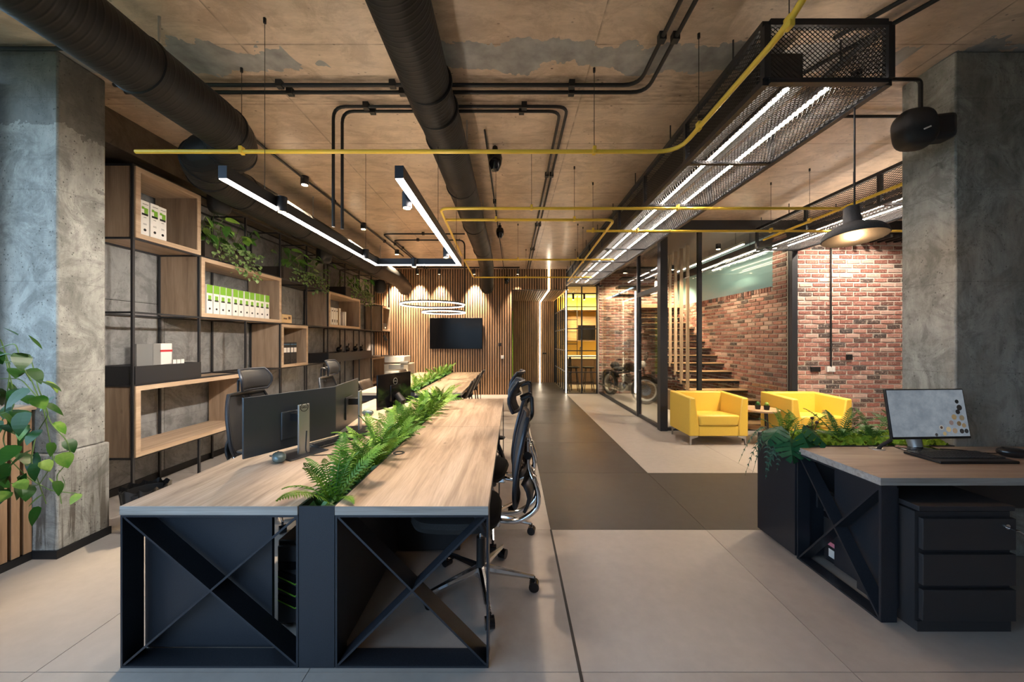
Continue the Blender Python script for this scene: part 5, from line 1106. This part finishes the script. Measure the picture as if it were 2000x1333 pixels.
# monitor with a still life on the screen
scr = NT('screen_picture'); pz = scr.noise(scr.pos(), 14, 5, .7); cs = scr.ramp(pz, [(.3, (.26, .31, .37)), (.7, (.46, .52, .58))]); scr.set(scr.p.inputs['Emission Color'], cs); SCR = scr.out((.02, .02, .02), .12, 0, **{'Emission Strength': .17})
mt = monitor('black monitor showing a grey picture with small bowls, on the reception desk', (2.665, 2.32, RZ), 3, .535, .315, .835, BLACKM, None, 8, SCR, 'silver', RZ)
_pm = Matrix.Rotation(R(-8), 3, 'X'); _cz = .835 + .315 / 2 - RZ
for k, (u, v, r, col) in enumerate(((.9, .75, .013, (.01, .01, .01)), (.92, .62, .018, (.015, .012, .01)), (.89, .53, .015, (.012, .01, .01)), (.83, .42, .017, (.28, .2, .1)), (.93, .4, .017, (.2, .16, .1)), (.78, .3, .015, (.22, .16, .15)), (.88, .28, .015, (.15, .1, .05)), (.94, .24, .014, (.25, .18, .1)), (.64, .2, .015, (.4, .38, .34)), (.64, .2, .009, (.08, .05, .04)), (.73, .16, .016, (.45, .35, .2)), (.81, .13, .017, (.3, .22, .15)), (.9, .12, .015, (.02, .02, .02)), (.96, .12, .014, (.02, .02, .02)), (.67, .07, .012, (.4, .3, .15)), (.56, .05, .01, (.05, .05, .05)))):
    e = NT(f'picture_bowl_{k}'); e.p.inputs['Emission Color'].default_value = (*col, 1); em = e.out((.02, .02, .02), .3, 0, **{'Emission Strength': .24})
    c = Vector((2.665, 2.32, RZ)) + Vector((0, 0, _cz)) + _pm @ Vector((-.26 + .52 * u, -.0095 - .00005 * k, -.146 + .295 * v))
    MB().lathe([(0, 0), (r, 0), (r, .0003), (0, .0003)], 18, c, _pm @ Matrix.Rotation(R(90), 3, 'X')).build('pictured_bowl', em, mt)
keyboard('wide black keyboard in front of the reception monitor', (2.70, 2.20, RZ), 0, .46, .16, True)
mouse('black computer mouse at the right of the reception keyboard', (3.055, 2.2, RZ), 55, plain('mouse_black', (.012, .012, .013), .25), 1.2)
tag(MB().tube(fillet([(2.8, 2.36, RZ + .004), (2.92, 2.33, RZ + .004), (2.98, 2.27, RZ + .004), (3.03, 2.25, RZ + .01)], .04), .003, 6).build('cable', BLACKM, at=(2.9, 2.3, RZ)), 'thin black cable on the reception desk running to the mouse', 'cable')
# ================================================================ PLANTS
def leaf_mesh(L, W, mat, curl=.25, heart=True, fold=.15):
    mb = MB(); n = 7
    prof = [0, .75, 1.0, .97, .84, .62, .34, 0] if heart else [0, .45, .8, 1.0, .95, .72, .4, 0]
    for sg in (-1, 1):
        row_ = []
        for k in range(n + 1):
            s = k / n; x = L * s - (L * .08 if heart and 0 < k < 2 else 0); z = -curl * L * s * s; w_ = W / 2 * prof[k]
            row_.append(((L * s, 0, z), (x, sg * w_, z + fold * w_ - .12 * w_)))
        for k in range(n):
            a, b = row_[k], row_[k + 1]; q = [a[0], b[0], b[1], a[1]]
            mb.add(q if sg < 0 else list(reversed(q)), [(0, 1, 2, 3)])
    me = mb.mesh('leaf', True); me.materials.append(mat); return me
LP = [leaf_mesh(.10, .075, POTH), leaf_mesh(.12, .08, POTH, .35), leaf_mesh(.085, .065, VARIEG, .2), leaf_mesh(.11, .06, POTH, .1, False)]
def vine_leaf(t, p, me, yaw, pitch, s=1.0, roll=0): return clone('leaf', me, t, p, (R(roll), R(pitch), R(yaw)), (s, s, s))
# ---- pothos trailing over the parapet
t = thing('pothos', 'trailing green pothos hanging over the slatted parapet beside the concrete column', 'plant', (-3.38, 2.02, 1.03))
MB().lathe([(0, 0), (.11, 0), (.14, .2), (.13, .2), (.105, .03), (0, .03)], 24, (-3.38, 2.02, 1.03)).build('pot', BLACKM, t); MB().lathe([(0, .17), (.125, .17), (.12, .19), (0, .195)], 20, (-3.38, 2.02, 1.03)).build('soil', SOIL, t)
top = Vector((-3.38, 2.02, 1.24)); rnd = random.Random(21)
def D_at(y): return 2.02 + (y - 650) / 340 * .2
VINES = [[(20, 690), (60, 740), (85, 800), (95, 850), (105, 905), (75, 950), (20, 945)],
         [(40, 740), (85, 790), (100, 830), (130, 860), (140, 895), (110, 930), (120, 985)],
         [(10, 700), (30, 780), (5, 860), (20, 900), (55, 935), (100, 960), (150, 965)],
         [(60, 700), (75, 760), (95, 810), (70, 850), (60, 900), (90, 985)],
         [(30, 670), (45, 720), (60, 745)], [(0, 660), (20, 720), (10, 800), (-10, 880)]]
for vn in VINES:
    pts = [top] + [px(x, y, D_at(y) + rnd.uniform(-.04, .04)) for x, y in vn]; 
    MB().tube(fillet(pts, .03, 3), .0028, 5).build('vine', STEMG, t)
LV = [(18, 690, 3), (55, 655, 3), (30, 720, 0), (60, 720, 1), (15, 745, 3), (80, 745, 0), (45, 760, 1), (20, 790, 0), (70, 775, 2), (95, 745, 2), (88, 790, 1), (60, 790, 3), (10, 830, 1), (35, 810, 0), (50, 830, 2), (75, 840, 0), (105, 775, 0), (108, 825, 2), (130, 860, 0), (122, 885, 2), (30, 870, 1), (60, 880, 0), (12, 905, 1), (85, 900, 2), (70, 905, 1), (35, 940, 2), (55, 950, 0), (15, 960, 2), (95, 935, 2), (110, 940, 0), (85, 965, 2), (75, 990, 0), (155, 965, 2), (120, 930, 2), (0, 770, 0), (0, 860, 3), (25, 845, 3), (98, 865, 0), (5, 640, 3), (42, 690, 0)]
LV += [(rnd.uniform(-40, 75), rnd.uniform(660, 960), rnd.choice([0, 1, 1, 3])) for _ in range(34)]
for i, (x, y, k) in enumerate(LV):
    d = D_at(y) + rnd.uniform(-.12, .08); p_ = px(x, y, d)
    vine_leaf(t, p_, LP[k], rnd.uniform(-120, 60), rnd.uniform(10, 75), rnd.uniform(.8, 1.15) * (.75 if x > 130 else 1), rnd.uniform(-25, 25))
# ---- plants on top of the shelves
SHL, SHD = leafm('shelf_leaf_light', (.20, .40, .05), (.58, .66, .20), 14, .45), leafm('shelf_leaf_dark', (.04, .14, .025), (.16, .34, .06), 8, .45)
LS = [leaf_mesh(.13, .085, SHL, .2), leaf_mesh(.15, .09, SHD, .3), leaf_mesh(.11, .07, IVY, .25), leaf_mesh(.13, .05, SHD, .2, False)]
def shelf_plant(label, y0, y1, seed, big):
    rnd = random.Random(seed); t = thing('shelf_plant', label, 'plant', ((FX + BX) / 2, (y0 + y1) / 2, 2.52), 'plants on top of the shelving')
    st = MB()
    n = 48 if big else 46
    for i in range(n):
        y = rnd.uniform(y0 + .05, y1 - .05); base = Vector((rnd.uniform(BX + .1, FX - .02), y, 2.52)); hgt = rnd.uniform(.08, .36) * (1.25 if i % 5 == 0 and big else 1)
        tip = base + Vector((rnd.uniform(-.05, .22), rnd.uniform(-.15, .15), hgt)); st.tube([base, base.lerp(tip, .6) + Vector((0, 0, .03)), tip], .0025, 4)
        vine_leaf(t, tip, LS[rnd.choice([0, 1, 1, 3, 2]) if big else rnd.choice([1, 3, 3, 2])], rnd.uniform(-90, 90), rnd.uniform(-5, 60), rnd.uniform(.75, 1.2), rnd.uniform(-30, 30))
    st.build('stems', STEMG, t)
    iv = MB(); small = leaf_mesh(.035, .03, IVY, .2)
    ivy_v = [v.co.copy() for v in small.vertices]; ivy_f = [tuple(p_.vertices) for p_ in small.polygons]
    for i in range(190):
        y = y0 + (y1 - y0) * (rnd.random() ** .8); dz = rnd.random() ** 1.5 * (.32 if y > (y0 + y1) / 2 else .2); p_ = Vector((FX + .03 + rnd.uniform(0, .07), y + rnd.uniform(-.03, .1), 2.56 - dz))
        m = Matrix.Rotation(rnd.uniform(-1.5, 1.5), 3, 'Z') @ Matrix.Rotation(rnd.uniform(.2, 1.3), 3, 'Y'); s = rnd.uniform(.8, 1.5)
        iv.add([p_ + m @ (v * s) for v in ivy_v], ivy_f)
    iv.build('trailing_ivy', IVY, t)['kind'] = 'stuff'
    return t
shelf_plant('variegated leafy plant with trailing ivy above the green-topped binders', 3.87, 4.62, 31, True)
shelf_plant('bushy green plant in the second planter of the shelves', 5.25, 6.35, 32, False)
shelf_plant('bushy green plant in the farthest planter of the shelves', 7.2, 8.4, 33, False)
# ---- reception planter
fern('dark feathery fern in the middle of the reception planter', 'reception ferns', (2.36, 2.6, .76), .95, 12, 'dark', 91)
fern('dark feathery fern behind the reception monitor', 'reception ferns', (2.6, 2.6, .76), .85, 11, 'dark', 92)
fern('fern arching over the desk edge in the reception planter', 'reception ferns', (2.15, 2.66, .75), .75, 11, 'light', 93)
fern('light fern at the passage end of the reception planter', 'reception ferns', (1.98, 2.62, .77), .72, 13, 'light', 94)
fern('small fern next to the concrete column in the reception planter', 'reception ferns', (2.85, 2.62, .76), .8, 9, 'dark', 95)
t = thing('monstera', 'dark glossy split-leaved monstera at the corner of the reception planter', 'plant', (1.96, 2.5, .76))
mm = MB()
wd_ = lambda x: .085 * math.sin(math.pi * min(1, (.12 + .88 * x)) ** .85)
for sg in (-1, 1):
    for k in range(5):
        x0, x1 = k / 5, (k + 1) / 5; g = .035
        pts_ = [(x0 * .15, 0, 0), (x1 * .15, 0, 0), ((x1 - g) * .15 + .018, sg * wd_(x1 - g), -.012 - .02 * x1), ((x0 + g) * .15 + .018, sg * wd_(x0 + g), -.012 - .02 * x0)]
        mm.add(pts_ if sg > 0 else list(reversed(pts_)), [(0, 1, 2, 3)])
ml = mm.mesh('leaf', True); ml.materials.append(leafm('monstera_green', (.006, .045, .02), (.02, .11, .045), 8, .3))
for p_, yw, pt in (((1.90, 2.47, .80), -120, 45), ((1.96, 2.44, .84), -80, 60), ((1.9, 2.55, .86), -160, 35), ((2.02, 2.5, .88), -60, 40)):
    clone('leaf', ml, t, p_, (0, R(pt), R(yw)), (1.1, 1.1, 1.1)); MB().tube([(1.96, 2.55, .74), Vector(p_) * .5 + Vector((1.96, 2.55, .86)) * .5, p_], .003, 5).build('stalk', STEMG, t)
t = thing('hanging_fern', 'blue-green hanging fern spilling over the end of the reception planter', 'plant', (1.9, 2.62, .77))
HM = frond_mesh(.17, .06, .055, 13, leafm('bluegreen', (.012, .06, .04), (.045, .14, .085), 12), 5.6, 7)
for k, (yw, pt, s) in enumerate(((180, 0, 1.0), (160, 5, .9), (200, 0, 1.1), (-140, 8, .85), (150, 0, 1.15), (185, 12, .8), (172, -6, 1.25), (210, -4, 1.0), (192, -10, .95), (165, -12, 1.1))):
    clone('frond', HM, t, (1.94, 2.50 + .025 * k, .79), (R(-12 + 2.5 * k), R(pt), R(yw)), (s, s, s))
t = thing('poppy_heads', 'dark dried seed heads standing in the reception planter', 'plant', (2.1, 2.55, .76))
for dx, h_ in ((.0, .16), (.035, .13), (-.03, .1)):
    st_ = MB().tube([(2.12, 2.55, .75), (2.12 + dx * .5, 2.55, .75 + h_ * .6), (2.12 + dx, 2.55, .75 + h_)], .0025, 5).build('stalk', plain('brown_stalk', (.08, .04, .02), .6), t); MB().ell((2.12 + dx, 2.55, .755 + h_), .011, .011, .011, 10, 8).build('seed_head', plain('seed_brown', (.05, .02, .015), .6), st_)
